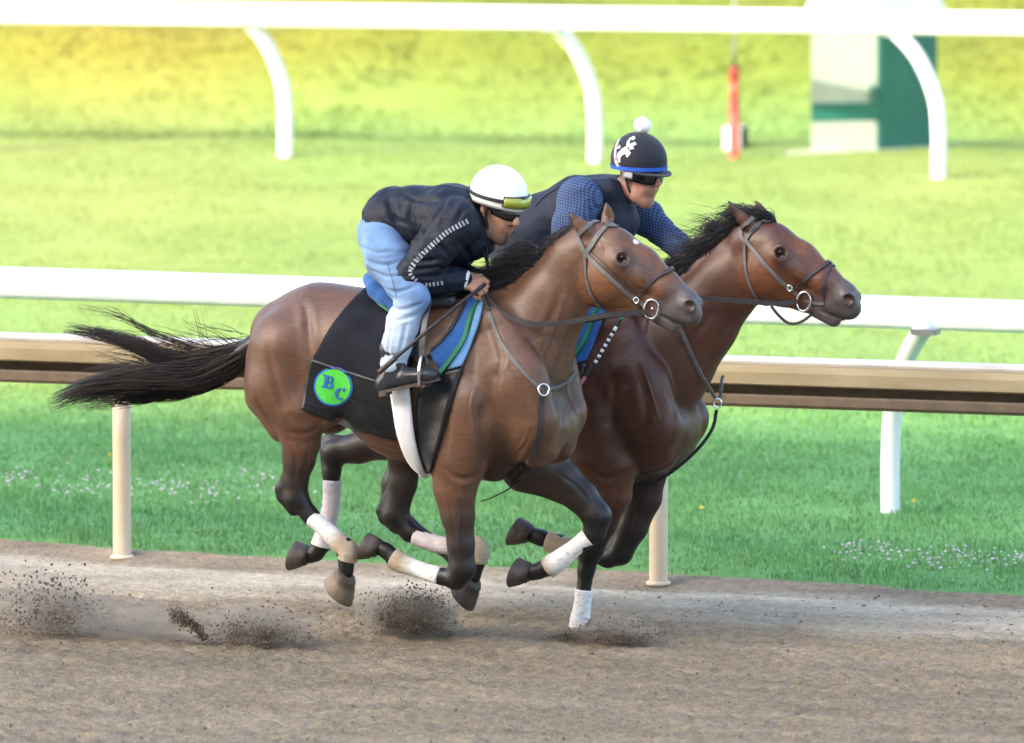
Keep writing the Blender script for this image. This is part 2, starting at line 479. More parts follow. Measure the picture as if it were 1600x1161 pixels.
pb0, pb1 = at_height(191, 872), at_height(1029, 913)
gr = empty('gold_rail', (pb0[0], pb0[1], 0))
tag(gr, 'gold painted metal rail on cream posts along the inside of the dirt track', 'rail')
T0 = at_height(0, 523, 1.09); T1 = at_height(1600, 574, 1.09)
A, B = far_pts(T0, T1, -1.6, 2.2)
org = np.array([pb0[0], pb0[1], 0])
def child_geo(V): return np.asarray(V, float) - org
z = 1.09
V, F = prof_extrude([(0.030, z - .128), (0.050, z - .118), (0.055, z - .06), (0.045, z - .012), (0.02, z - .004), (-0.10, z - .004), (-0.10, z - .128)], A, B)
mesh_obj('rail_beam', child_geo(V), F, M_gold, gr)
V, F = prof_extrude([(0.05, z - .022), (0.053, z - .008), (0.025, z + .004), (-0.095, z + .004), (-0.11, z - .02), (-0.11, z - .05), (-0.104, z - .05), (-0.104, z)], A, B)
mesh_obj('rail_cap', child_geo(V), F, M_goldtop, gr)
V, F = prof_extrude([(-0.07, z - .225), (-0.07, z - .126), (-0.09, z - .126), (-0.09, z - .225)], A, B)
mesh_obj('web', child_geo(V), F, M_goldlip, gr)
V, F = prof_extrude([(-0.088, z - .236), (0.046, z - .232), (0.060, z - .215), (0.058, z - .180), (0.045, z - .170), (-0.06, z - .178), (-0.066, z - .200), (-0.066, z - .224), (-0.088, z - .228)], A, B)
mesh_obj('lower_lip', child_geo(V), F, M_goldlip, gr)
for k in (-1, 0, 1, 2):
    pb = pb0 + (pb1 - pb0) * k
    m = MB()
    P = [(pb[0], pb[1], zz) for zz in (-0.2, 0.0, 0.3, 0.6, 0.853)]
    m.tube(np.array(P) - org, [0.046, 0.046, 0.045, 0.045, 0.045], 20)
    po = m.build('post', M_post, gr, True)
    lead = MB(); lead.tube(np.array([(pb[0], pb[1], 0.0), (pb[0], pb[1], 0.012), (pb[0], pb[1], 0.02)]) - org, [0.062, 0.060, 0.046], 20)
    lead.build('post_collar', M_post, gr, True)
    # bracket behind the beam
    m = MB(); m.box(np.array([pb[0], pb[1], 0.80]) - org, (0.105, 0.105, 0.03), -TRK); m.build('bracket', M_post, gr)

def white_rail(name, label, beam0, beam1, h, bases, over, thick, ext, kname):
    P0, P1 = np.asarray(beam0), np.asarray(beam1)
    r = empty(name, (P0[0], P0[1], 0)); tag(r, label, 'rail')
    org = np.array([P0[0], P0[1], 0])
    A, B = far_pts(P0, P1, *ext)
    prof = []
    for j in range(20):                                  # rounded aluminium section
        a = 2 * math.pi * j / 20
        ca, sa = math.cos(a), math.sin(a)
        prof.append((0.075 * math.copysign(abs(ca) ** 0.6, ca), h - thick / 2 + thick / 2 * math.copysign(abs(sa) ** 0.55, sa)))
    V, F = prof_extrude(prof, A, B)
    mesh_obj('rail_beam', V - org, F, M_white, r, False)
    # sleeves where lengths of beam join
    d = (P1 - P0) / np.linalg.norm(P1 - P0)
    for (b, top) in bases:
        b = np.asarray(b); top = np.asarray(top)
        zt = h - thick * 0.75
        path = [(b[0], b[1], -0.1), (b[0], b[1], 0.0), (b[0], b[1], zt * 0.35), (*(b[:2] + (top[:2] - b[:2]) * 0.10), zt * 0.58),
                (*(b[:2] + (top[:2] - b[:2]) * 0.42), zt * 0.82), (*(b[:2] + (top[:2] - b[:2]) * 0.8), zt * 0.97), (top[0], top[1], zt + 0.02)]
        m = MB(); m.tube(catmull(np.array(path) - org, 26), 0.05, 16)
        p = m.build('post', M_white, r, True)
        m = MB(); m.box(np.array([top[0], top[1], zt + 0.0]) - org, (0.13, 0.10, 0.03), -TRK); m.build('clamp', M_clamp, r)
    return r
M_clamp = mat('rail_clamp', (0.25, 0.25, 0.26), (0.35, 0.35, 0.36), 20, rough=0.4, metal=0.8)
h1 = 1.12
W0, W1 = at_height(0, 417, h1), at_height(1600, 470, h1)
b = at_height(1391, 806)
b1 = at_height(1446, 520, h1 - 0.13)
dd = (W1 - W0); dd = dd / np.linalg.norm(dd)
bases = []
for k in (-2, -1, 0, 1):
    off = dd * (k * 2.66)
    bases.append((b + off, np.array([b1[0], b1[1], 0]) + off))
white_rail('white_rail', 'nearer white turf rail passing behind both horses', W0, W1, h1, bases, 0.5, 0.165, (-1.8, 2.0), 'a')
h2 = 1.13
W0, W1 = at_height(0, 1, h2), at_height(1600, 19, h2)
bases = []
for (ub, vb, ut, vt) in ((446, 247, 377, 36), (930, 259, 862, 48), (1467, 277, 1395, 56), (2010, 292, 1940, 60), (-40, 236, -108, 28)):
    pb = at_height(ub, vb); pt = at_height(ut, vt, h2 - 0.14)
    bases.append((pb, pt))
white_rail('white_rail', 'far white turf rail on curved posts in front of the grass bank', W0, W1, h2, bases, 0.5, 0.165, (-1.8, 2.0), 'b')

# ---- utility cabinet at the foot of the bank
cb = at_height(1377, 243)
cab = empty('utility_cabinet', (cb[0], cb[1] + 0.15, 0))
tag(cab, 'small cream cabinet with green band and green side under a pitched lid', 'cabinet')
M_cream = mat('cream_paint', (0.34, 0.37, 0.30), (0.40, 0.43, 0.35), 6, rough=0.6)
M_teal = mat('green_paint', (0.012, 0.115, 0.085), (0.016, 0.14, 0.10), 6, rough=0.5)
M_roofl = mat('cabinet_lid', (0.70, 0.72, 0.74), (0.80, 0.81, 0.82), 6, rough=0.4)
M_slab = mat('concrete_slab', (0.38, 0.37, 0.34), (0.48, 0.47, 0.43), 12, rough=0.9)
ca = math.radians(33)          # the cabinet is turned: long cream face to the left, green side to the right
fx = np.array([-math.cos(ca), -math.sin(ca) * 0.35]); fx /= np.linalg.norm(fx)      # along the cream face, to the left
gx = np.array([0.80, 0.60])                                                          # along the green side, to the right and back
HW, HG, HH = 0.52, 0.52, 1.03
c0 = np.array([0.0, 0.0]); c1 = c0 + fx * HW; c2 = c0 + gx * HG; c3 = c1 + gx * HG
def slabbox(name, a, b_, c, d, z0, z1, material):
    V = [(*a, z0), (*b_, z0), (*c, z0), (*d, z0), (*a, z1), (*b_, z1), (*c, z1), (*d, z1)]
    return mesh_obj(name, V, [(0,1,2,3),(4,7,6,5),(0,4,5,1),(1,5,6,2),(2,6,7,3),(3,7,4,0)], material, cab)
nf = np.array([-fx[1], fx[0]]);  nf = nf if nf[1] < 0 else -nf
ng = np.array([-gx[1], gx[0]]);  ng = ng if ng[1] < 0 else -ng
slabbox('wall_panel', c0, c1, c3, c2, 0.03, HH, M_cream)
slabbox('side_panel', c0 + ng * .008, c0 - ng * .004 + gx * .0, c2 - ng * .004, c2 + ng * .008, 0.03, HH - .004, M_teal)
slabbox('green_band', c0 + nf * .006 + gx * -.004, c0 + nf * .001, c1 + nf * .001, c1 + nf * .006, 0.245, 0.375, M_teal)
slabbox('corner_trim', c0 + nf * .010, c0 + nf * .002, c0 + fx * .03 + nf * .002, c0 + fx * .03 + nf * .010, 0.032, HH - .006, M_teal)
slabbox('handle', c0 + fx * .05 + nf * .03, c0 + fx * .05 + nf * .004, c0 + fx * .085 + nf * .004, c0 + fx * .085 + nf * .03, 0.38, 0.50, M_teal)
ctr = (c1 + c2) / 2
cor = [ctr + (p - ctr) * 1.13 for p in (c0, c1, c3, c2)]
cor2 = [ctr + (p - ctr) * 0.86 for p in (c0, c1, c3, c2)]
V = [(*p, HH - 0.02) for p in cor] + [(*p, HH + 0.01) for p in cor] + [(*p, HH + 0.22) for p in cor2]
mesh_obj('lid', V, [(0,1,2,3),(0,4,5,1),(1,5,6,2),(2,6,7,3),(3,7,4,0),(4,8,9,5),(5,9,10,6),(6,10,11,7),(7,11,8,4),(8,11,10,9)], M_roofl, cab)
sl = [ctr + (p - ctr) * 1.4 for p in (c0, c1, c3, c2)]
V = [(*p, -0.05) for p in sl] + [(*p, 0.03) for p in sl]
mesh_obj('slab', V, [(0,1,2,3),(4,7,6,5),(0,4,5,1),(1,5,6,2),(2,6,7,3),(3,7,4,0)], M_slab, cab)

# ---- red marker with a thin rod, and the white block beside it
rp_ = at_height(1147, 247)
M_red = mat('red_paint', (0.50, 0.05, 0.045), (0.60, 0.075, 0.06), 8, rough=0.45)
M_rod = mat('grey_rod', (0.22, 0.24, 0.22), (0.3, 0.32, 0.3), 20, rough=0.5)
mk = empty('marker_post', (rp_[0], rp_[1], 0)); tag(mk, 'slim red marker post carrying a thin grey rod before the bank', 'post')
m = MB(); m.tube([(0,0,-.05),(0,0,0.0),(0,0,.42),(0,0,.44)], [.038,.038,.036,.026], 16); m.build('sleeve', M_red, mk, True)
m = MB(); m.tube([(0,0,.43),(0,0,.55)], [.029,.029], 14); m.build('neck', M_red, mk, True)
m = MB(); m.tube([(0,0,.54),(0,0,.56),(0,0,.60),(0,0,.645),(0,0,.665),(0,0,.67)], [.026,.033,.037,.035,.026,.01], 16); m.build('cap', M_red, mk, True)
m = MB(); m.tube([(0,0,.66),(0,0,2.1)], [.014,.012], 10); m.build('rod', M_rod, mk, True)
wb = at_height(1150, 236)
bk = empty('marker_block', (wb[0], wb[1] + .12, 0)); tag(bk, 'white block with a dark side standing behind the red marker post', 'block')
M_blk = mat('white_block', (0.75, 0.75, 0.72), (0.82, 0.82, 0.80), 8, rough=0.6)
M_dark = mat('dark_panel', (0.02, 0.025, 0.03), (0.03, 0.035, 0.04), 8, rough=0.5)
V = [(-.09,-.06,0),(.03,-.09,0),(.09,.06,0),(-.03,.09,0)]; V = V + [(x, y, .17) for (x, y, _) in V]
mesh_obj('block_body', V, [(0,3,2,1),(4,5,6,7),(0,1,5,4),(1,2,6,5),(2,3,7,6),(3,0,4,7)], M_blk, bk)
V = [(.034,-.088,.005),(.092,.058,.005),(.092,.058,.168),(.034,-.088,.168),(.031,-.0865,.005),(.089,.0595,.005),(.089,.0595,.168),(.031,-.0865,.168)]
mesh_obj('dark_side', V, [(0,1,2,3),(5,4,7,6),(0,4,5,1),(3,2,6,7),(1,5,6,2),(0,3,7,4)], M_dark, bk)

# ---- the grandstand, out of frame to the left behind the viewer: it shades the track
st_h = 31.0
S0, S1 = at_height(0, 645), at_height(1600, 682)
sd = (S1 - S0)[:2]; sd /= np.linalg.norm(sd)
mid = (S0 + S1)[:2] / 2
back = LDIR[:2] / -LDIR[2] * st_h
front = mid - back                                    # foot of the roof's front edge
nrm = np.array([sd[1], -sd[0]])                       # away from the track
M_conc = mat('grandstand_concrete', (0.42, 0.40, 0.37), (0.5, 0.48, 0.45), 2, rough=0.85)
M_steel = mat('grandstand_steel', (0.55, 0.56, 0.57), (0.6, 0.61, 0.62), 2, rough=0.6)
M_seat = mat('grandstand_seats', (0.05, 0.12, 0.07), (0.06, 0.14, 0.09), 4, rough=0.6)
stand = empty('grandstand', (front[0], front[1], 0)); tag(stand, 'tall covered grandstand facing the track', 'grandstand')
ang = math.atan2(sd[1], sd[0])
def sbox(name, a0, a1, d0, d1, z0, z1, material):
    c = sd * (a0 + a1) / 2 + nrm * (d0 + d1) / 2
    m = MB(); m.box((c[0], c[1], (z0 + z1) / 2), (a1 - a0, d1 - d0, z1 - z0), ang)
    return m.build(name, material, stand)
sbox('roof', -75, 75, 0, 34, st_h - 1.2, st_h, M_steel)
sbox('back_wall', -74, 74, 31, 33, 0, st_h - 1.3, M_conc)
for a in (-74, 72): sbox('end_wall', a, a + 2, 12, 31, 0, st_h - 1.3, M_conc)
for k in range(9): sbox('tier', -71.5, 71.5, 4 + k * 3, 30.9 if k == 8 else 7.01 + k * 3, 0, 1.6 + k * 1.5, M_seat if k % 2 else M_conc)
for k in range(-3, 4): sbox('column', k * 22 - .5, k * 22 + .5, 5, 6, 1.6, st_h - 1.25, M_steel)
# ================================================================== SCULPTING TOOLS
class Frame:
    """a thing's own axes: x forward, y to its left, z up; w = distance towards the viewer's side"""
    def __init__(s, base, yaw):
        s.b = np.asarray(base, float); s.yaw = yaw
        s.F = np.array([math.cos(yaw), -math.sin(yaw), 0]); s.Lf = np.array([math.sin(yaw), math.cos(yaw), 0])
        s.M = np.stack([s.F, s.Lf, [0, 0, 1]], 0)
        s.S = FPX / s.b[1]
    def loc(s, P): return (np.asarray(P, float) - s.b) @ s.M.T
    def wor(s, p): return np.asarray(p, float) @ s.M + s.b
    def px(s, u, v, w=0.0):
        d = s.M @ ray(u, v); o = s.M @ (CAM - s.b)
        t = (-w - o[1]) / d[1]
        return o + d * t
    def camray(s, u, v): return s.M @ (CAM - s.b), s.M @ ray(u, v)
class Sculpt:
    """smoothly blended sausages and balls -> one closed skin"""
    def __init__(s, h): s.h = h; s.ops = []
    def seg(s, a, b, k=0.03, carve=False, skin=True):
        s.ops.append((a, b, k, carve, skin))
    def chain(s, pts, k=0.03, carve=False, skin=True):
        """pts: dicts/tuples (pos, r, lateral scale, colour)"""
        if len(pts) == 1: s.seg(pts[0], pts[0], k, carve, skin)
        for a, b in zip(pts[:-1], pts[1:]): s.seg(a, b, k, carve, skin)
    def mesh(s, smooth=2, disp=None):
        h = s.h
        lo = np.min([np.minimum(a[0] - a[1], b[0] - b[1]) for a, b, k, c, sk in s.ops if not c], axis=0) - 0.05
        hi = np.max([np.maximum(a[0] + a[1], b[0] + b[1]) for a, b, k, c, sk in s.ops if not c], axis=0) + 0.05
        n = np.ceil((hi - lo) / h).astype(int) + 1
        G = np.full(n, 0.5, np.float32)
        ax = [(lo[i] + h * np.arange(n[i])).astype(np.float32) for i in range(3)]
        for a, b, k, carve, sk in s.ops:
            pad = k + 3 * h + 0.02
            r = max(a[1], b[1]); ls = max(a[2], b[2], 1.0)
            ex = np.array([r, r * ls, r]) + pad
            mn = np.minimum(a[0], b[0]) - ex; mx = np.maximum(a[0], b[0]) + ex
            i0 = np.clip(np.floor((mn - lo) / h).astype(int), 0, n - 1); i1 = np.clip(np.ceil((mx - lo) / h).astype(int) + 1, 1, n)
            sl = tuple(slice(i0[i], i1[i]) for i in range(3))
            X = ax[0][sl[0]][:, None, None]; Y = ax[1][sl[1]][None, :, None]; Z = ax[2][sl[2]][None, None, :]
            d = s.dist(a, b, X, Y, Z)
            g = G[sl]
            if carve:
                d = -d
                hh = np.maximum(k - np.abs(g - d), 0) / max(k, 1e-6)
                G[sl] = np.maximum(g, d) + hh * hh * k * 0.25
            else:
                hh = np.maximum(k - np.abs(g - d), 0) / max(k, 1e-6)
                G[sl] = np.minimum(g, d) - hh * hh * k * 0.25
        V, F = surface_nets(G, lo, h)
        V = relax(V, F, smooth)
        s.V, s.F = V, F
        return V, F
    @staticmethod
    def dist(a, b, X, Y, Z):
        A, B = a[0], b[0]
        dx, dy, dz = (B - A)
        L2 = dx * dx + dy * dy + dz * dz
        if L2 < 1e-9:
            return np.sqrt((X - A[0]) ** 2 + ((Y - A[1]) / a[2]) ** 2 + (Z - A[2]) ** 2) - a[1]
        t = np.clip(((X - A[0]) * dx + (Y - A[1]) * dy + (Z - A[2]) * dz) / L2, 0, 1)
        r = a[1] + (b[1] - a[1]) * t; q = a[2] + (b[2] - a[2]) * t
        return np.sqrt((X - A[0] - dx * t) ** 2 + ((Y - A[1] - dy * t) / q) ** 2 + (Z - A[2] - dz * t) ** 2) - r
    def colours(s, V, sharp=0.018):
        D = []; C = []
        for a, b, k, carve, sk in s.ops:
            if carve or not sk or a[3] is None: continue
            A, B = a[0], b[0]; d = B - A; L2 = float(d @ d)
            t = np.zeros(len(V)) if L2 < 1e-9 else np.clip((V - A) @ d / L2, 0, 1)
            r = a[1] + (b[1] - a[1]) * t; q = a[2] + (b[2] - a[2]) * t
            E = V - A - d * t[:, None]; E[:, 1] /= q
            D.append(np.linalg.norm(E, axis=1) - r)
            C.append(np.asarray(a[3]) * (1 - t[:, None]) + np.asarray(b[3]) * t[:, None])
        D = np.array(D); W = np.exp(-(D - D.min(0)) / sharp)
        W /= W.sum(0)
        return np.einsum('ij,ijk->jk', W, np.array(C))
def surface_nets(G, lo, h):
    ins = G < 0
    c = [ins[i:ins.shape[0]-1+i, j:ins.shape[1]-1+j, k:ins.shape[2]-1+k] for i in (0,1) for j in (0,1) for k in (0,1)]
    cnt = sum(x.astype(np.int8) for x in c)
    I, J, K = np.nonzero((cnt > 0) & (cnt < 8))
    val = {(i,j,k): G[I+i, J+j, K+k] for i in (0,1) for j in (0,1) for k in (0,1)}
    acc = np.zeros((len(I), 3)); num = np.zeros(len(I))
    for a in val:
        for ax in range(3):
            if a[ax]: continue
            b = list(a); b[ax] = 1; b = tuple(b)
            va, vb = val[a], val[b]
            m = (va < 0) != (vb < 0)
            t = np.where(m, va / np.where(m, va - vb, 1), 0)
            P = np.array(a, float)[None].repeat(len(I), 0); P[:, ax] += t
            acc += P * m[:, None]; num += m
    V = lo + h * (np.stack([I, J, K], 1) + acc / num[:, None])
    idx = np.full(cnt.shape, -1, np.int64); idx[I, J, K] = np.arange(len(I))
    F = []
    for ax in range(3):
        sl0 = [slice(None)] * 3; sl1 = [slice(None)] * 3
        sl0[ax] = slice(0, -1); sl1[ax] = slice(1, None)
        a, b = ins[tuple(sl0)], ins[tuple(sl1)]
        e = np.stack(np.nonzero(a != b), 1)
        s0 = a[tuple(e.T)]
        o1, o2 = [(1, 2), (2, 0), (0, 1)][ax]
        ok = (e[:, o1] > 0) & (e[:, o2] > 0) & (e[:, o1] < ins.shape[o1] - 1) & (e[:, o2] < ins.shape[o2] - 1)
        e, s0 = e[ok], s0[ok]
        q = []
        for (d1, d2) in ((-1, -1), (0, -1), (0, 0), (-1, 0)):
            t = e.copy(); t[:, o1] += d1; t[:, o2] += d2
            q.append(idx[tuple(t.T)])
        q = np.stack(q, 1)
        q[~s0] = q[~s0][:, ::-1]
        F.append(q)
    return V, np.concatenate(F)
def relax(V, F, it):
    n = len(V)
    e = np.concatenate([F[:, [i, (i + 1) % 4]] for i in range(4)])
    i, j = np.r_[e[:, 0], e[:, 1]], np.r_[e[:, 1], e[:, 0]]
    deg = np.maximum(np.bincount(i, minlength=n), 1)
    for _ in range(it):
        A = np.stack([np.bincount(i, V[j, k], n) for k in range(3)], 1) / deg[:, None]
        V = V + 0.5 * (A - V)
    return V
def vnormals(V, F):
    n = np.cross(V[F[:, 2]] - V[F[:, 0]], V[F[:, 3]] - V[F[:, 1]])
    out = np.zeros_like(V)
    for k in range(4):
        for c in range(3): out[:, c] += np.bincount(F[:, k], n[:, c], len(V))
    return out / np.maximum(np.linalg.norm(out, axis=1, keepdims=True), 1e-9)
class Skin:
    """for laying straps and cloth on a sculpted body"""
    def __init__(s, fr, V, F):
        s.fr = fr; s.V, s.F = V, F
        s.t = BVHTree.FromPolygons([tuple(p) for p in V.tolist()], [tuple(f) for f in (F.tolist() if isinstance(F, np.ndarray) else F)])
    def hit(s, u, v):
        o, d = s.fr.camray(u, v)
        r = s.t.ray_cast(Vector(o), Vector(d))
        if r[0] is None:
            p = s.fr.px(u, v, 0.0)
            r = s.t.find_nearest(Vector(p))
        return np.array(r[0]), np.array(r[1])
    def near(s, p):
        r = s.t.find_nearest(Vector(p)); return np.array(r[0]), np.array(r[1])
    def side(s, x, z, near=True, far=1.5):
        y = -far if near else far
        r = s.t.ray_cast(Vector((x, y, z)), Vector((0, 1 if near else -1, 0)))
        return (None, None) if r[0] is None else (np.array(r[0]), np.array(r[1]))
def strap_geo(P, Nn, width, thick, col=(0.5, 0.5, 0.5)):
    """flat strap along P with outward normals Nn"""
    P = np.asarray(P, float); Nn = np.asarray(Nn, float)
    T = np.gradient(P, axis=0); T /= np.maximum(np.linalg.norm(T, axis=1, keepdims=True), 1e-9)
    Bn = np.cross(T, Nn); Bn /= np.maximum(np.linalg.norm(Bn, axis=1, keepdims=True), 1e-9)
    Nn = np.cross(Bn, T)
    w = (np.broadcast_to(width, (len(P),)) / 2)[:, None]
    prof = [(-1, 0), (-0.92, 1), (0.92, 1), (1, 0)]
    V = np.stack([P + Bn * w * a + Nn * thick * b for a, b in prof], 1).reshape(-1, 3)
    F = []
    for i in range(len(P) - 1):
        for j in range(4): F.append((i*4+j, i*4+(j+1) % 4, (i+1)*4+(j+1) % 4, (i+1)*4+j))
    F += [(0, 1, 2, 3)[::-1], tuple((len(P)-1)*4 + j for j in range(4))]
    return V, F
def skin_strap(sk, uv, width, thick=0.006, lift=0.002, n=28, mirror=False):
    uv = catmull(np.array([(a, b, 0) for a, b in uv], float), n)[:, :2]
    H = [sk.hit(u, v) for u, v in uv]
    P = np.array([p for p, _ in H]); Nn = np.array([q for _, q in H])
    for _ in range(2):
        P[1:-1] = (P[:-2] + 2 * P[1:-1] + P[2:]) / 4; Nn[1:-1] = (Nn[:-2] + Nn[1:-1] + Nn[2:]) / 3
    P = P + Nn * lift
    return P, Nn
def mirror_y(P): Q = np.array(P, float).copy(); Q[:, 1] *= -1; return Q
def patch_geo(sk, A, B, nu, nv, lift, thick=0.006, bulge=None):
    """cloth between two edge lines A and B (pixels), laid on the skin"""
    A = catmull(np.array([(a, b, 0) for a, b in A], float), nu)[:, :2]; B = catmull(np.array([(a, b, 0) for a, b in B], float), nu)[:, :2]
    P = np.zeros((nu, nv, 3)); Nn = np.zeros((nu, nv, 3))
    for i in range(nu):
        for j in range(nv):
            t = j / (nv - 1)
            P[i, j], Nn[i, j] = sk.hit(*(A[i] * (1 - t) + B[i] * t))
    for _ in range(3):
        Q = P.copy(); Q[1:-1] = (P[:-2] + 2 * P[1:-1] + P[2:]) / 4; P = Q.copy(); Q[:, 1:-1] = (P[:, :-2] + 2 * P[:, 1:-1] + P[:, 2:]) / 4; P = Q
        Q = Nn.copy(); Q[1:-1] = (Nn[:-2] + Nn[1:-1] + Nn[2:]) / 3; Nn = Q.copy(); Q[:, 1:-1] = (Nn[:, :-2] + Nn[:, 1:-1] + Nn[:, 2:]) / 3; Nn = Q
    Nn /= np.linalg.norm(Nn, axis=2, keepdims=True)
    lf = lift if bulge is None else lift + bulge(np.linspace(0, 1, nu)[:, None], np.linspace(0, 1, nv)[None, :])[..., None]
    top = P + Nn * (lf + thick); bot = P + Nn * lf
    n = nu * nv; idx = np.arange(n).reshape(nu, nv)
    q = np.stack([idx[:-1, :-1], idx[1:, :-1], idx[1:, 1:], idx[:-1, 1:]], -1).reshape(-1, 4)
    F = [tuple(f) for f in q] + [tuple(x + n for x in f[::-1]) for f in q.tolist()]
    rim = list(idx[0, :]) + list(idx[1:, -1]) + list(idx[-1, :-1][::-1]) + list(idx[1:-1, 0][::-1])
    for a, b in zip(rim, rim[1:] + rim[:1]): F.append((a, b, b + n, a + n))
    V = np.concatenate([top.reshape(-1, 3), bot.reshape(-1, 3)])
    # outward winding of the top
    f0 = q[len(q) // 2]; nn = np.cross(V[f0[1]] - V[f0[0]], V[f0[2]] - V[f0[0]])
    if nn @ Nn.reshape(-1, 3)[f0[0]] < 0: F = [f[::-1] for f in F]
    return V, F
def both_sides(m, V, F, col=None):
    m.add(V, F, col); m.add(mirror_y(V), [f[::-1] for f in F], col); return m
def strands(name, roots, mats, parent, seg=7, r0=0.0022, colour=(0.01, 0.008, 0.008)):
    """hair: each root is a polyline; thin three-sided tapering strands"""
    V = []; F = []; C = []; n = 0
    for P in roots:
        P = np.asarray(P); m = len(P)
        T, Nn, B = frames(P)
        rr = r0 * np.linspace(1, 0.15, m) ** 0.7 * random.uniform(0.7, 1.3)
        c = np.asarray(colour) * random.uniform(0.5, 1.7)
        if random.random() < 0.14: c = c * np.array([3.2, 2.2, 1.6])
        for a in (0, 2.094, 4.189):
            V.append(P + rr[:, None] * (math.cos(a) * Nn + math.sin(a) * B))
        C.append(np.broadcast_to(c, (m * 3, 3)))
        i = np.arange(m - 1)
        for a in range(3):
            b = (a + 1) % 3
            F.append(np.stack([n + a*m + i, n + b*m + i, n + b*m + i + 1, n + a*m + i + 1], 1))
        n += 3 * m
    return mesh_obj(name, np.concatenate(V), np.concatenate(F), mats, parent, True, np.concatenate(C))

def furrow_disp(skin, V, F, lines, gain=1.0, C=None):
    """press creases (or raise veins) along lines traced on the visible side; mirrored when asked"""
    nv = vnormals(V, F); disp = np.zeros(len(V))
    for (line, width, depth, mir, *paint) in lines:
        Q = np.array([skin.hit(*p)[0] for p in catmull(np.array([(a, b, 0) for a, b in line], float), 16)[:, :2]])
        ends = np.sin(np.linspace(0.12, math.pi - 0.12, len(Q)))
        for sg in ((1, -1) if mir else (1,)):
            Qm = Q * np.array([1, sg, 1])
            lo_, hi_ = Qm.min(0) - 3 * width, Qm.max(0) + 3 * width
            sel = np.nonzero(np.all((V > lo_) & (V < hi_), axis=1))[0]
            if not len(sel): continue
            A = Qm[:-1]; Bv = Qm[1:] - A; L2 = (Bv * Bv).sum(1) + 1e-12
            T = np.clip(((V[sel][:, None] - A[None]) * Bv[None]).sum(2) / L2, 0, 1)
            D = np.linalg.norm(V[sel][:, None] - A[None] - T[..., None] * Bv[None], axis=2)
            k = D.argmin(1); d = D[np.arange(len(sel)), k]; e = ends[k]
            if paint and C is not None:
                f = np.exp(-(d / (width * .9)) ** 2)[:, None]; C[sel] = C[sel] * (1 - f) + np.asarray(paint[0]) * f
            disp[sel] -= gain * depth * e * (np.exp(-(d / width) ** 2) - 0.35 * np.exp(-((d - 1.8 * width) / width) ** 2))
    return V + nv * disp[:, None]
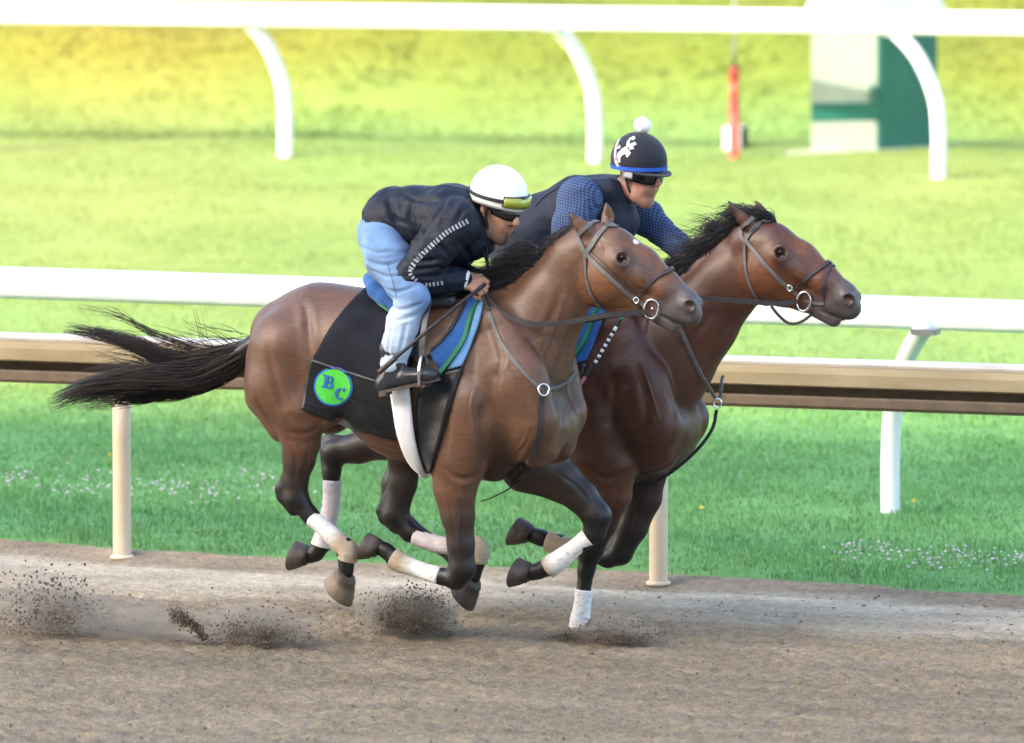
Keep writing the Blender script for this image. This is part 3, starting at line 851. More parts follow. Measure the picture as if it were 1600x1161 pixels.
# ================================================================== THE HORSES
def coat_material(name):
    m, nt, p = new_mat(name)
    L = nt.links.new
    va = N(nt, 'ShaderNodeVertexColor', layer_name='Col')
    tc = N(nt, 'ShaderNodeTexCoord'); mp = N(nt, 'ShaderNodeMapping'); mp.inputs['Scale'].default_value = (0.5, 1, 1)
    L(tc.outputs['Object'], mp.inputs[0])
    n1 = N(nt, 'ShaderNodeTexNoise'); n1.inputs['Scale'].default_value = 5; n1.inputs['Detail'].default_value = 5
    L(mp.outputs[0], n1.inputs['Vector'])
    rp = N(nt, 'ShaderNodeValToRGB')
    rp.color_ramp.elements[0].position = 0.3; rp.color_ramp.elements[1].position = 0.72
    rp.color_ramp.elements[0].color = (0.80, 0.79, 0.80, 1); rp.color_ramp.elements[1].color = (1.16, 1.14, 1.1, 1)
    L(n1.outputs['Fac'], rp.inputs[0])
    mx = N(nt, 'ShaderNodeMix', data_type='RGBA', blend_type='MULTIPLY'); mx.inputs['Factor'].default_value = 1
    L(va.outputs[0], mx.inputs[6]); L(rp.outputs[0], mx.inputs[7])
    mp2 = N(nt, 'ShaderNodeMapping'); mp2.inputs['Scale'].default_value = (0.22, 1, 0.55); mp2.inputs['Rotation'].default_value = (0, 0.6, 0)
    L(tc.outputs['Object'], mp2.inputs[0])
    nf_ = N(nt, 'ShaderNodeTexNoise'); nf_.inputs['Scale'].default_value = 95; nf_.inputs['Detail'].default_value = 6; nf_.inputs['Roughness'].default_value = 0.65
    L(mp2.outputs[0], nf_.inputs['Vector'])
    rf = N(nt, 'ShaderNodeValToRGB'); rf.color_ramp.elements[0].position = 0.3; rf.color_ramp.elements[1].position = 0.7
    rf.color_ramp.elements[0].color = (0.74, 0.73, 0.72, 1); rf.color_ramp.elements[1].color = (1.26, 1.25, 1.24, 1)
    L(nf_.outputs['Fac'], rf.inputs[0])
    mx2 = N(nt, 'ShaderNodeMix', data_type='RGBA', blend_type='MULTIPLY'); mx2.inputs['Factor'].default_value = 1
    L(mx.outputs[2], mx2.inputs[6]); L(rf.outputs[0], mx2.inputs[7])
    L(mx2.outputs[2], p.inputs['Base Color'])
    mr = N(nt, 'ShaderNodeMapRange'); mr.inputs['To Min'].default_value = 0.38; mr.inputs['To Max'].default_value = 0.58
    L(n1.outputs['Fac'], mr.inputs[0]); L(mr.outputs[0], p.inputs['Roughness'])
    p.inputs['Specular IOR Level'].default_value = 0.42
    p.inputs['Sheen Weight'].default_value = 0.0
    p.inputs['Coat Weight'].default_value = 0.12; p.inputs['Coat Roughness'].default_value = 0.26
    p.inputs['Sheen Roughness'].default_value = 0.4
    n2 = N(nt, 'ShaderNodeTexNoise'); n2.inputs['Scale'].default_value = 11; n2.inputs['Detail'].default_value = 3
    L(mp.outputs[0], n2.inputs['Vector'])
    n3 = N(nt, 'ShaderNodeTexNoise'); n3.inputs['Scale'].default_value = 240; n3.inputs['Detail'].default_value = 2
    L(mp.outputs[0], n3.inputs['Vector'])
    b1 = N(nt, 'ShaderNodeBump'); b1.inputs['Strength'].default_value = 0.10; b1.inputs['Distance'].default_value = 0.012
    L(n2.outputs['Fac'], b1.inputs['Height'])
    b2 = N(nt, 'ShaderNodeBump'); b2.inputs['Strength'].default_value = 0.35; b2.inputs['Distance'].default_value = 0.003
    L(nf_.outputs['Fac'], b2.inputs['Height']); L(b1.outputs[0], b2.inputs['Normal'])
    L(b2.outputs[0], p.inputs['Normal'])
    return m
M_coat = coat_material('horse_coat')
M_hair = mat('horse_hair', (0.9, 0.9, 0.9), (1.1, 1.1, 1.1), 10, rough=0.38, attr=True, spec=0.5)
M_eye = mat('horse_eye', (0.006, 0.004, 0.003), (0.012, 0.007, 0.004), 30, rough=0.06, spec=0.6)
M_hoof = mat('hoof_horn', (0.7, 0.7, 0.7), (1.15, 1.1, 1.05), 25, rough=0.6, attr=True, bump=0.3, bump_scale=60, stretch=(1, 1, 0.3))
M_wrap = mat('leg_wrap', (0.88, 0.88, 0.88), (1.05, 1.05, 1.05), 30, rough=0.85, attr=True, bump=0.5, bump_scale=90, stretch=(1, 1, 3))

BLK = (0.0062, 0.0052, 0.0056)
def build_horse(key, fr, label, P):
    """P: parameters traced from the photograph, all in pixels + distance from the midline"""
    S = fr.S
    root = empty('horse', fr.b, -fr.yaw)
    tag(root, label, 'horse', 'horses galloping side by side')
    sk = Sculpt(0.0068)
    bay, dk, red, pale = P['bay'], P['dark'], P['red'], P['pale']
    def pt(u, v, w, r, s=1.0, c=bay): return (fr.px(u, v, w), r / S, s, c)
    du, dv = P['torso']
    for (pts, k) in P['body']: sk.chain([pt(*p) for p in pts], k)
    for (pts, k) in P['both']:
        for sgn in (1, -1): sk.chain([pt_sym(fr, p, sgn, S, bay) for p in pts], k)
    for (pts, k) in P['carve']:
        for sgn in (1, -1): sk.chain([pt_sym(fr, p, sgn, S, bay) for p in pts], k, carve=True)
    for leg in P['legs']: sk.chain([pt(*p) for p in leg['pts']], leg.get('k', 0.02)); [sk.chain([pt(*p) for p in ex], 0.018) for ex in leg.get('extra', [])]
    # ---- head, traced on the near horse; shifted and turned about the poll for the other one
    hx, hy, ha = P['head']
    def hp(u, v):
        x, y = u - 935, v - 360
        return 935 + hx + x * math.cos(ha) - y * math.sin(ha), 360 + hy + x * math.sin(ha) + y * math.cos(ha)
    def hpt(u, v, w, r, s=1.0, c=bay): a, b = hp(u, v); return pt(a, b, w, r, s, c)
    def hsym(u, v, w, r, s=1.0, c=bay):
        """(u, v) is where the near-side one shows"""
        a, b = hp(u, v); q = fr.px(a, b, w); q2 = q.copy(); q2[1] *= -1
        return [(q, r / S, s, c), (q2, r / S, s, c)]
    mz = P['muzzle']
    sk.chain([hpt(925, 388, 0, 36, .70, bay), hpt(958, 396, 0, 40, .72, bay), hpt(1000, 420, 0, 35, .68, red), hpt(1038, 447, 0, 26, .66, red), hpt(1066, 467, 0, 21, .75, mz)], 0.03)
    sk.chain([hpt(945, 428, 0, 56, .52, red), hpt(975, 440, 0, 47, .50, red), hpt(1010, 463, 0, 32, .48, bay), hpt(1042, 483, 0, 24, .58, mz), hpt(1060, 490, 0, 21, .7, mz)], 0.03)
    sk.chain([hpt(1070, 476, 0, 26, .72, mz), hpt(1078, 490, 0, 20, .78, mz)], 0.02)                        # upper lip / nose
    sk.chain([hpt(1030, 492, 0, 15, .9, mz), hpt(1054, 509, 0, 11.5, 1.1, mz)], 0.010)                        # chin and lower lip
    for (a, b, r, s) in ((948, 436, 34, .50), (972, 408, 16, .8), (1000, 432, 11, .7), (1030, 452, 9, .7)):
        for q in hsym(a, b, {948: .062, 972: .082, 1000: .068, 1030: .05}[a], r, s, red): sk.chain([q], 0.06)
    A = hsym(985, 425, .078, 6); Bq = hsym(1016, 449, .06, 5)                                            # facial crest
    for i in (0, 1): sk.chain([A[i], Bq[i]], 0.03)
    for q in hsym(1077, 477, .046, 12, .6, mz): sk.chain([q], 0.02)                                      # nostril wings
    for q in hsym(974, 394, .088, 6, .8, P['lid']): sk.chain([q], 0.015)                                 # brow
    for q in hsym(972, 405, .100, 9, .6): sk.chain([q], 0.015, carve=True)
    for q in hsym(1078, 478, .064, 8.5, .9): sk.chain([q], 0.006, carve=True)
    A = hsym(1078, 511, .034, 4.2, 1.6); Bq = hsym(1036, 494, .052, 3.6, 1.4)
    for i in (0, 1): sk.chain([A[i], Bq[i]], 0.006, carve=True)
    A = hsym(1000, 462, .075, 7); Bq = hsym(960, 470, .085, 6)
    # ears
    for e in P['ears']:
        sk.chain([pt(*p) for p in e[0]], 0.012)
        sk.chain([pt(*p) for p in e[1]], 0.006, carve=True)
    V, F = sk.mesh(3)
    C = sk.colours(V)
    # muscle furrows and ridges, traced on the near side and mirrored
    V = furrow_disp(Skin(fr, V, F), V, F, P.get('furrows', []), 0.6, C)
    # own markings: dark eye surround, nostril lining, grey muzzle, star
    def spot(u, v, w, rad, col, soft=0.5, sym=True, stretch=1.0):
        nonlocal C
        a, b = hp(u, v); q = fr.px(a, b, w)
        for sg in ((1, -1) if sym else (1,)):
            p = q.copy(); p[1] *= sg
            d = np.linalg.norm((V - p), axis=1) / rad
            f = np.clip((1 - d) / soft, 0, 1)[:, None]
            C = C * (1 - f) + np.asarray(col) * f
    spot(974, 406, .09, 0.062, P['lid'], 0.9)
    spot(980, 420, .085, 0.075, np.asarray(P['lid']) * 1.4, 1.0)
    spot(1004, 418, .07, 0.085, np.asarray(P['lid']) * 1.7, 1.3)
    spot(1058, 462, .05, 0.085, mz, 1.2)
    spot(1040, 488, .05, 0.07, mz, 1.2)
    spot(1078, 478, .05, 0.034, (0.030, 0.017, 0.016), 0.5); spot(1076, 480, .04, 0.020, (0.12, 0.04, 0.035), 0.7)
    spot(1058, 504, .05, 0.016, (0.015, 0.012, 0.012), 0.7); spot(1044, 498, .052, 0.014, (0.015, 0.012, 0.012), 0.7); spot(1070, 509, .045, 0.014, (.25,.2,.19), 0.8)
    spot(1075, 512, .03, 0.022, (0.02, 0.016, 0.016), 0.6)
    spot(*P['star'], 0.4, False)
    for (u, v, w, rad, col) in P.get('marks', []): spot(u, v, w, rad, col, 0.4, False)
    C = np.clip(C * (1 + 0.08 * fbm(V[:, 0] * 9, V[:, 1] * 9, V[:, 2] * 9, seed=5, oct=2))[:, None], 0.002, 1)
    body = mesh_obj('body', V, F, M_coat, root, True, C)
    skn = Skin(fr, V, F)
    # eyes
    a, b = hp(972, 403)
    pe, ne = skn.hit(a, b)
    for sg in (1, -1):
        p = pe * np.array([1, sg, 1]); nn = ne * np.array([1, sg, 1])
        p = p - nn * 0.010
        m = MB(); rings = []
        u_, v_ = np.meshgrid(np.linspace(0, math.pi, 10), np.linspace(0, 2 * math.pi, 16, endpoint=False), indexing='ij')
        sp = np.stack([1.15 * np.sin(u_) * np.cos(v_), 0.9 * np.sin(u_) * np.sin(v_), 0.85 * np.cos(u_)], -1).reshape(-1, 3) * 0.0195
        Fq = [(i*16+j, i*16+(j+1) % 16, (i+1)*16+(j+1) % 16, (i+1)*16+j) for i in range(9) for j in range(16)]
        eye = mesh_obj('eye', sp + p, Fq, M_eye, root, True)
        # lids: an upper and a lower fold over the ball
        t1 = np.array([0.75, 0, -0.66]); t1 = t1 - nn * (t1 @ nn); t1 /= np.linalg.norm(t1); t2 = np.cross(nn, t1)
        if t2[2] < 0: t2 = -t2
        for up, rad in ((1, 0.0040), (-1, 0.0030)):
            th = np.linspace(-1.25, 1.25, 12)
            Q = np.array([p + t1 * 0.0235 * math.sin(x) + t2 * up * 0.0135 * math.cos(x) + nn * (0.0165 - 0.010 * math.sin(x) ** 2) for x in th])
            Vt, Ft, _ = tube_geo(Q, rad * np.cos(th * 0.9), 8)
            mesh_obj('eyelid', Vt, Ft, M_coat, root, True, np.broadcast_to(np.asarray(P['lid']) * .5, (len(Vt), 3)))
    # hooves
    for leg in P['legs']:
        (cu, cv), (tu, tv), hw, hs, hc = leg['hoof']
        c = fr.px(cu, cv, hw); t = fr.px(tu, tv, hw)
        D = t - c; D[1] = 0; D /= np.linalg.norm(D)
        an = math.radians(57); T = np.array([D[0] * math.cos(an) - D[2] * math.sin(an), 0, D[0] * math.sin(an) + D[2] * math.cos(an)])
        U = np.array([-T[2], 0, T[0]])                       # from the sole up into the leg
        if U @ (-D) < 0: U = -U
        Wd = np.array([0, 1.0, 0])
        lev = [(0.000, 0.060, -0.050, 0.057), (0.004, 0.061, -0.052, 0.059), (0.018, 0.052, -0.052, 0.0565), (0.020, 0.0525, -0.052, 0.0565), (0.034, 0.041, -0.051, 0.052), (0.036, 0.0415, -0.051, 0.052), (0.052, 0.026, -0.049, 0.047), (0.056, 0.0265, -0.048, 0.0475), (0.062, 0.020, -0.046, 0.045), (0.066, 0.004, -0.040, 0.036)]
        sc_ = hs * 1.34; nseg = 20; Vh = []; Ch = []
        org = c - (np.array([-0.015]) * T + 0.060 * U) * sc_
        for li, (zz, xf, xb, hwid) in enumerate(lev):
            for j in range(nseg):
                a = 2 * math.pi * j / nseg
                ca, sa = math.cos(a), math.sin(a)
                x = (xf + xb) / 2 + (xf - xb) / 2 * ca; y = hwid * sa * (1.0 - 0.12 * ca * ca) * (1.0 if ca > -0.5 else 0.92)
                Vh.append(org + sc_ * (x * T + y * Wd + zz * U))
                Ch.append(np.asarray(hc) * ((0.75 + 0.4 * zz / 0.06) if zz < .05 else 0.45) * random.uniform(.9, 1.1))
        Fh = [(i*nseg+j, i*nseg+(j+1) % nseg, (i+1)*nseg+(j+1) % nseg, (i+1)*nseg+j) for i in range(len(lev)-1) for j in range(nseg)]
        # concave sole with a frog
        base = len(Vh)
        for (f, zz) in ((0.82, 0.0), (0.7, 0.010)):
            for j in range(nseg):
                a = 2 * math.pi * j / nseg; x = 0.005 + 0.054 * f * math.cos(a); y = 0.057 * f * math.sin(a)
                Vh.append(org + sc_ * (x * T + y * Wd + zz * U)); Ch.append(np.asarray(hc) * 0.75)
        Vh.append(org + sc_ * (-0.01 * T + 0.004 * U)); Ch.append(np.asarray(hc) * 0.6)
        for j in range(nseg):
            k = (j + 1) % nseg
            Fh.append((k, j, base + j, base + k)); Fh.append((base + k, base + j, base + nseg + j, base + nseg + k)); Fh.append((base + nseg + k, base + nseg + j, base + 2 * nseg))
        top = len(Vh); Vh.append(org + sc_ * (-0.018 * T + 0.066 * U)); Ch.append(np.asarray(hc))
        for j in range(nseg): Fh.append(((len(lev)-1)*nseg + j, (len(lev)-1)*nseg + (j+1) % nseg, top))
        mesh_obj('hoof', Vh, Fh, M_hoof, root, True, Ch)
    # wraps
    for leg in P['legs']:
        if 'wrap' not in leg: continue
        w = np.array([(*fr.px(a, b, ww), r / S) for (a, b, ww, r, *_ ) in leg['wrap']['pts']])
        cc = np.array([c for (*_, c) in leg['wrap']['pts']])
        n = 44
        path = catmull(np.c_[w, cc], n)
        rad = path[:, 3] + 0.0045 + 0.0006 * np.sin(np.arange(n) * 1.35)       # bandage turns
        rad[-12:] += np.linspace(0, .004, 12); rad[0] -= 0.003; rad[-1] -= 0.002
        Vt, Ft, Ct = tube_geo(path[:, :3], rad, 22, np.clip(path[:, 4:7], 0, 1))
        ang = np.tile(np.arange(22), n); k = np.repeat(np.arange(n), 22)
        nz = vnoise(k * 0.35, ang * 0.5, seed=int(w[0, 0] * 100) & 255)
        dirt = np.array([0.33, 0.25, 0.16])
        f = np.clip(nz * 0.22 + leg['wrap'].get('dirt', 0.1) * .7, 0, 0.7)[:, None]
        Ct = Ct * (1 - f) + dirt * f
        mk = (vnoise(k * 0.8, ang * 0.75, seed=91 + int(w[0, 2] * 50)) > 0.86) & (k < n * 0.5)   # small printed marks
        Ct[mk] = Ct[mk] * 0.25 + np.array([0.03, 0.04, 0.12]) * .75
        mesh_obj('leg_wrap', Vt, Ft, M_wrap, root, True, Ct)
    return root, skn, hp
def pt_sym(fr, p, sgn, S, bay):
    u, v, w, r = p[:4]; s = p[4] if len(p) > 4 else 1.0; c = p[5] if len(p) > 5 else bay
    q = fr.px(u, v, w)
    if sgn < 0: q[1] *= -1
    return (q, r / S, s, c)

YAW = math.radians(22)
FRN = Frame((-0.41, 45.0, 0.0), YAW)
FRF = Frame((0.36, 45.75, 0.0), YAW)

# ---- near horse
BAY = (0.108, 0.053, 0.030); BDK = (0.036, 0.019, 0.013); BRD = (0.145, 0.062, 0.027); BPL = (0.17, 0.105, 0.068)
SHN = (0.019, 0.012, 0.010)
WW = (0.80, 0.79, 0.77); WT = (0.42, 0.34, 0.24); WL = (0.62, 0.56, 0.58)  # WL: white wrap dulled to lavender, shade between the horses painted in
HGY = (0.085, 0.07, 0.058); HTN = (0.22, 0.165, 0.11)
near_p = dict(
    bay=BAY, dark=BDK, red=BRD, pale=BPL, muzzle=(0.078, 0.067, 0.068), lid=(0.030, 0.024, 0.024), torso=(0, 0), head=(0, 0, 0.0),
    star=(994, 377, .02, 0.018, (0.75, 0.72, 0.72)),
    body=[
        ([(500,540,0,88,.92,BAY),(560,545,0,92,.92,BAY),(640,592,0,124,.70,BAY),(720,605,0,134,.64,BAY),(785,625,0,106,.80,BDK)], .06),
        ([(442,524,0,54,.75,BAY),(500,514,0,69,.9,BAY)], .10),
        ([(640,510,0,42,.7,BDK),(745,487,0,34,.55,BAY),(800,505,0,30,.6,BAY)], .08),
        ([(775,585,0,100,.74,BAY),(818,540,0,80,.62,BAY),(858,478,0,57,.58,BAY),(900,412,0,46,.56,BAY),(930,385,0,38,.6,BAY)], .07),
        ([(755,480,0,24,.5,BAY),(815,462,0,20,.45,BAY),(870,410,0,18,.45,BAY),(912,370,0,16,.6,BAY)], .06),
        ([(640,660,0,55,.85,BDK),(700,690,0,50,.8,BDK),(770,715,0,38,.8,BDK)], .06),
    ],
    both=[
        ([(448,545,.14,62,.8,BAY),(440,600,.15,58,.75,BAY),(470,650,.17,42,.7,BAY)], .04),
        ([(415,560,.12,32,.8,BAY),(412,620,.12,28,.8,BAY),(440,670,.14,22,.8,BAY)], .03),
        ([(500,560,.17,55,.55,BAY),(505,630,.18,40,.55,BAY)], .04),
        ([(770,520,.13,44,.5,BAY),(800,600,.19,60,.5,BAY),(830,655,.18,45,.6,BAY)], .04),        # shoulder blade
        ([(735,640,.21,54,.55,BAY),(715,700,.19,50,.6,BAY)], .03),                                # triceps
        ([(840,690,.10,40,.8,BAY),(860,668,.06,32,.9,BAY)], .07),                                 # breast
        ([(600,590,.17,70,.4,BAY)], .06),
    ],
    carve=[
        ([(903,480,.150,9),(880,535,.205,9),(862,590,.24,8)], .07),
        ([(768,590,.285,5),(757,650,.30,6),(764,705,.28,6)], .08),
        ([(468,520,.30,6),(488,590,.315,7),(502,650,.30,8)], .08),
        ([(522,655,.28,18),(545,640,.28,14)], .07),
    ],
    ears=[
        ([(917,362,.052,12,.8,BAY),(905,350,.062,10.5,.6,BAY),(895,340,.066,6,.6,BDK),(888,333,.068,2.2,.8,SHN)],
         [(914,354,.085,6.5,.45),(900,342,.084,3.5,.45)]),
        ([(948,352,-.045,11,.7,BAY),(950,338,-.055,10,.6,BAY),(949,327,-.055,6,.6,BAY),(947,318,-.055,2.5,.8,SHN)],
         [(953,340,-.045,5,.5),(951,328,-.045,3,.5)]),
    ],
    furrows=[
        ([(470,462),(480,490),(483,525),(487,556)], .020, .013, True), ([(416,520),(422,560),(432,600),(446,640),(470,668)], .018, .010, True),
        ([(396,590),(402,620),(418,652),(440,676)], .014, .007, True), ([(440,668),(465,678),(492,672),(508,652)], .016, .009, True),
        ([(452,692),(462,716),(460,744)], .012, .007, False), ([(478,690),(482,712),(474,740)], .010, .005, False),
        ([(764,500),(776,530),(784,560),(778,585)], .016, .009, True), ([(684,716),(706,742),(732,748),(750,732),(756,706)], .016, .012, True),
        ([(752,730),(758,700),(752,660),(760,620)], .018, .008, True), ([(772,752),(800,738),(824,716),(836,694)], .014, .010, True),
        ([(908,452),(902,500),(884,548),(856,606)], .020, .012, True), ([(884,430),(868,480),(845,520),(812,548)], .018, .008, True),
        ([(830,640),(815,600),(800,575)], .020, .008, True), ([(860,700),(872,676),(880,640)], .016, .008, True),
        ([(716,770),(722,812),(724,862)], .009, .005, False), ([(700,768),(706,810),(712,850)], .009, .004, False),
        ([(870,738),(900,760),(922,786)], .010, .006, False), ([(690,640),(700,680),(694,710)], .016, .007, True),
        ([(930,474),(918,452),(914,424),(920,404)], .012, .008, True), ([(984,440),(1004,454),(1024,466)], .008, .006, True),
        ([(990,404),(1006,416),(1018,428)], .009, .005, True), ([(958,398),(964,390),(976,389),(986,396)], .007, .005, True),
        ([(1046,452),(1056,462),(1060,476)], .008, .005, True), ([(940,478),(966,482),(990,480)], .010, .006, True),
        ([(936,372),(944,384),(948,398)], .010, .005, True),
        ([(744,600),(736,636),(742,676)], .006, -.007, True), ([(548,688),(590,698),(640,712)], .006, -.006, True), ([(424,606),(436,640),(452,664)], .006, -.006, True),
        ([(992,438),(1010,447),(1026,446)], .005, -.006, True), ([(706,764),(718,800),(716,846)], .0055, -.006, False), ([(830,660),(818,690),(800,712)], .006, -.006, True), ([(880,470),(864,520),(842,570)], .006, -.005, True),
        ([(1082,512),(1066,508),(1050,501),(1034,493)], .0065, .020, True, (.010, .008, .008))],
    legs=[
        dict(k=.025, pts=[(468,640,.17,48,.75,BAY),(470,690,.16,31,.75,BAY),(467,718,.15,26,.75,BDK),(462,748,.14,20,.75,SHN),(463,778,.135,19,.8,BLK),(485,806,.13,13,.85,BLK),(512,830,.13,11,.9,BLK),(539,856,.13,15,.9,BLK),(541,878,.13,11,1,BLK),(541,893,.13,12,1,BLK)],
             extra=[[(450,735,.14,7,.6,BLK),(438,764,.14,9,.6,BLK),(440,776,.14,8.5,.6,BLK),(458,798,.135,9,.7,BLK)]],
             wrap=dict(dirt=.18, pts=[(487,808,.13,12,WW),(512,830,.13,12,WW),(530,848,.13,14,WT),(544,862,.13,15.5,WT),(542,876,.13,13,WT)]),
             hoof=((540,899),(533,941),.13,1.16,HTN)),
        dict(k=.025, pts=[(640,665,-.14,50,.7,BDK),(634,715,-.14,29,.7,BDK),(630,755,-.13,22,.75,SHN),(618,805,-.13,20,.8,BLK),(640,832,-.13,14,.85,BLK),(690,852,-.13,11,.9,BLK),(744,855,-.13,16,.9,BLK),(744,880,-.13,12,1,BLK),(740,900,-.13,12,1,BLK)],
             extra=[[(610,762,-.13,7,.6,BLK),(596,798,-.13,9,.6,BLK),(600,810,-.13,8.5,.6,BLK),(618,826,-.13,9,.7,BLK)]],
             wrap=dict(dirt=.2, pts=[(648,838,-.13,13,WL),(690,852,-.13,12.5,WL),(728,852,-.13,15,WT),(746,858,-.13,17,WT),(746,880,-.13,13,WT)]),
             hoof=((738,906),(722,952),-.13,1.15,HGY)),
        dict(k=.022, pts=[(715,720,.17,52,.6,BAY),(711,760,.16,35,.72,BAY),(716,805,.15,26,.78,BDK),(720,850,.145,21.5,.85,SHN),(722,888,.14,21,.85,BLK),(712,904,.14,17,.85,BLK),(690,901,.14,12.5,.85,BLK),(655,890,.14,11,.9,BLK),(620,876,.14,14.5,.9,BLK),(604,861,.14,11,1,BLK),(594,856,.14,12,1,BLK)],
             extra=[[(694,770,.16,16,.6,BAY),(702,815,.15,12,.6,BDK)]],
             wrap=dict(dirt=.08, pts=[(687,900,.14,12.5,WW),(655,890,.14,11.5,WW),(628,880,.14,14,WT),(614,872,.14,13.5,WT)]),
             hoof=((592,856),(560,861),.14,.92,HGY)),
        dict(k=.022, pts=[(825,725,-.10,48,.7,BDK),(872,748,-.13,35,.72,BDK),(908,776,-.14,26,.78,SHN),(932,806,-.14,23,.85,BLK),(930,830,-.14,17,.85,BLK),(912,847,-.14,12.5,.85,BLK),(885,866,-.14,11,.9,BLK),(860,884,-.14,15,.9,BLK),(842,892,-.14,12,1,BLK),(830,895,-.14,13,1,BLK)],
             wrap=dict(dirt=.02, pts=[(921,838,-.14,13.5,WW),(898,856,-.14,12,WW),(874,875,-.14,15,WW),(856,887,-.14,15,WT)]),
             hoof=((828,895),(796,903),-.14,.98,HGY)),
    ])
NEAR, SKN, HPN = build_horse('near', FRN, 'bay horse with grey bridle and black saddle towel, nearer the camera', near_p)

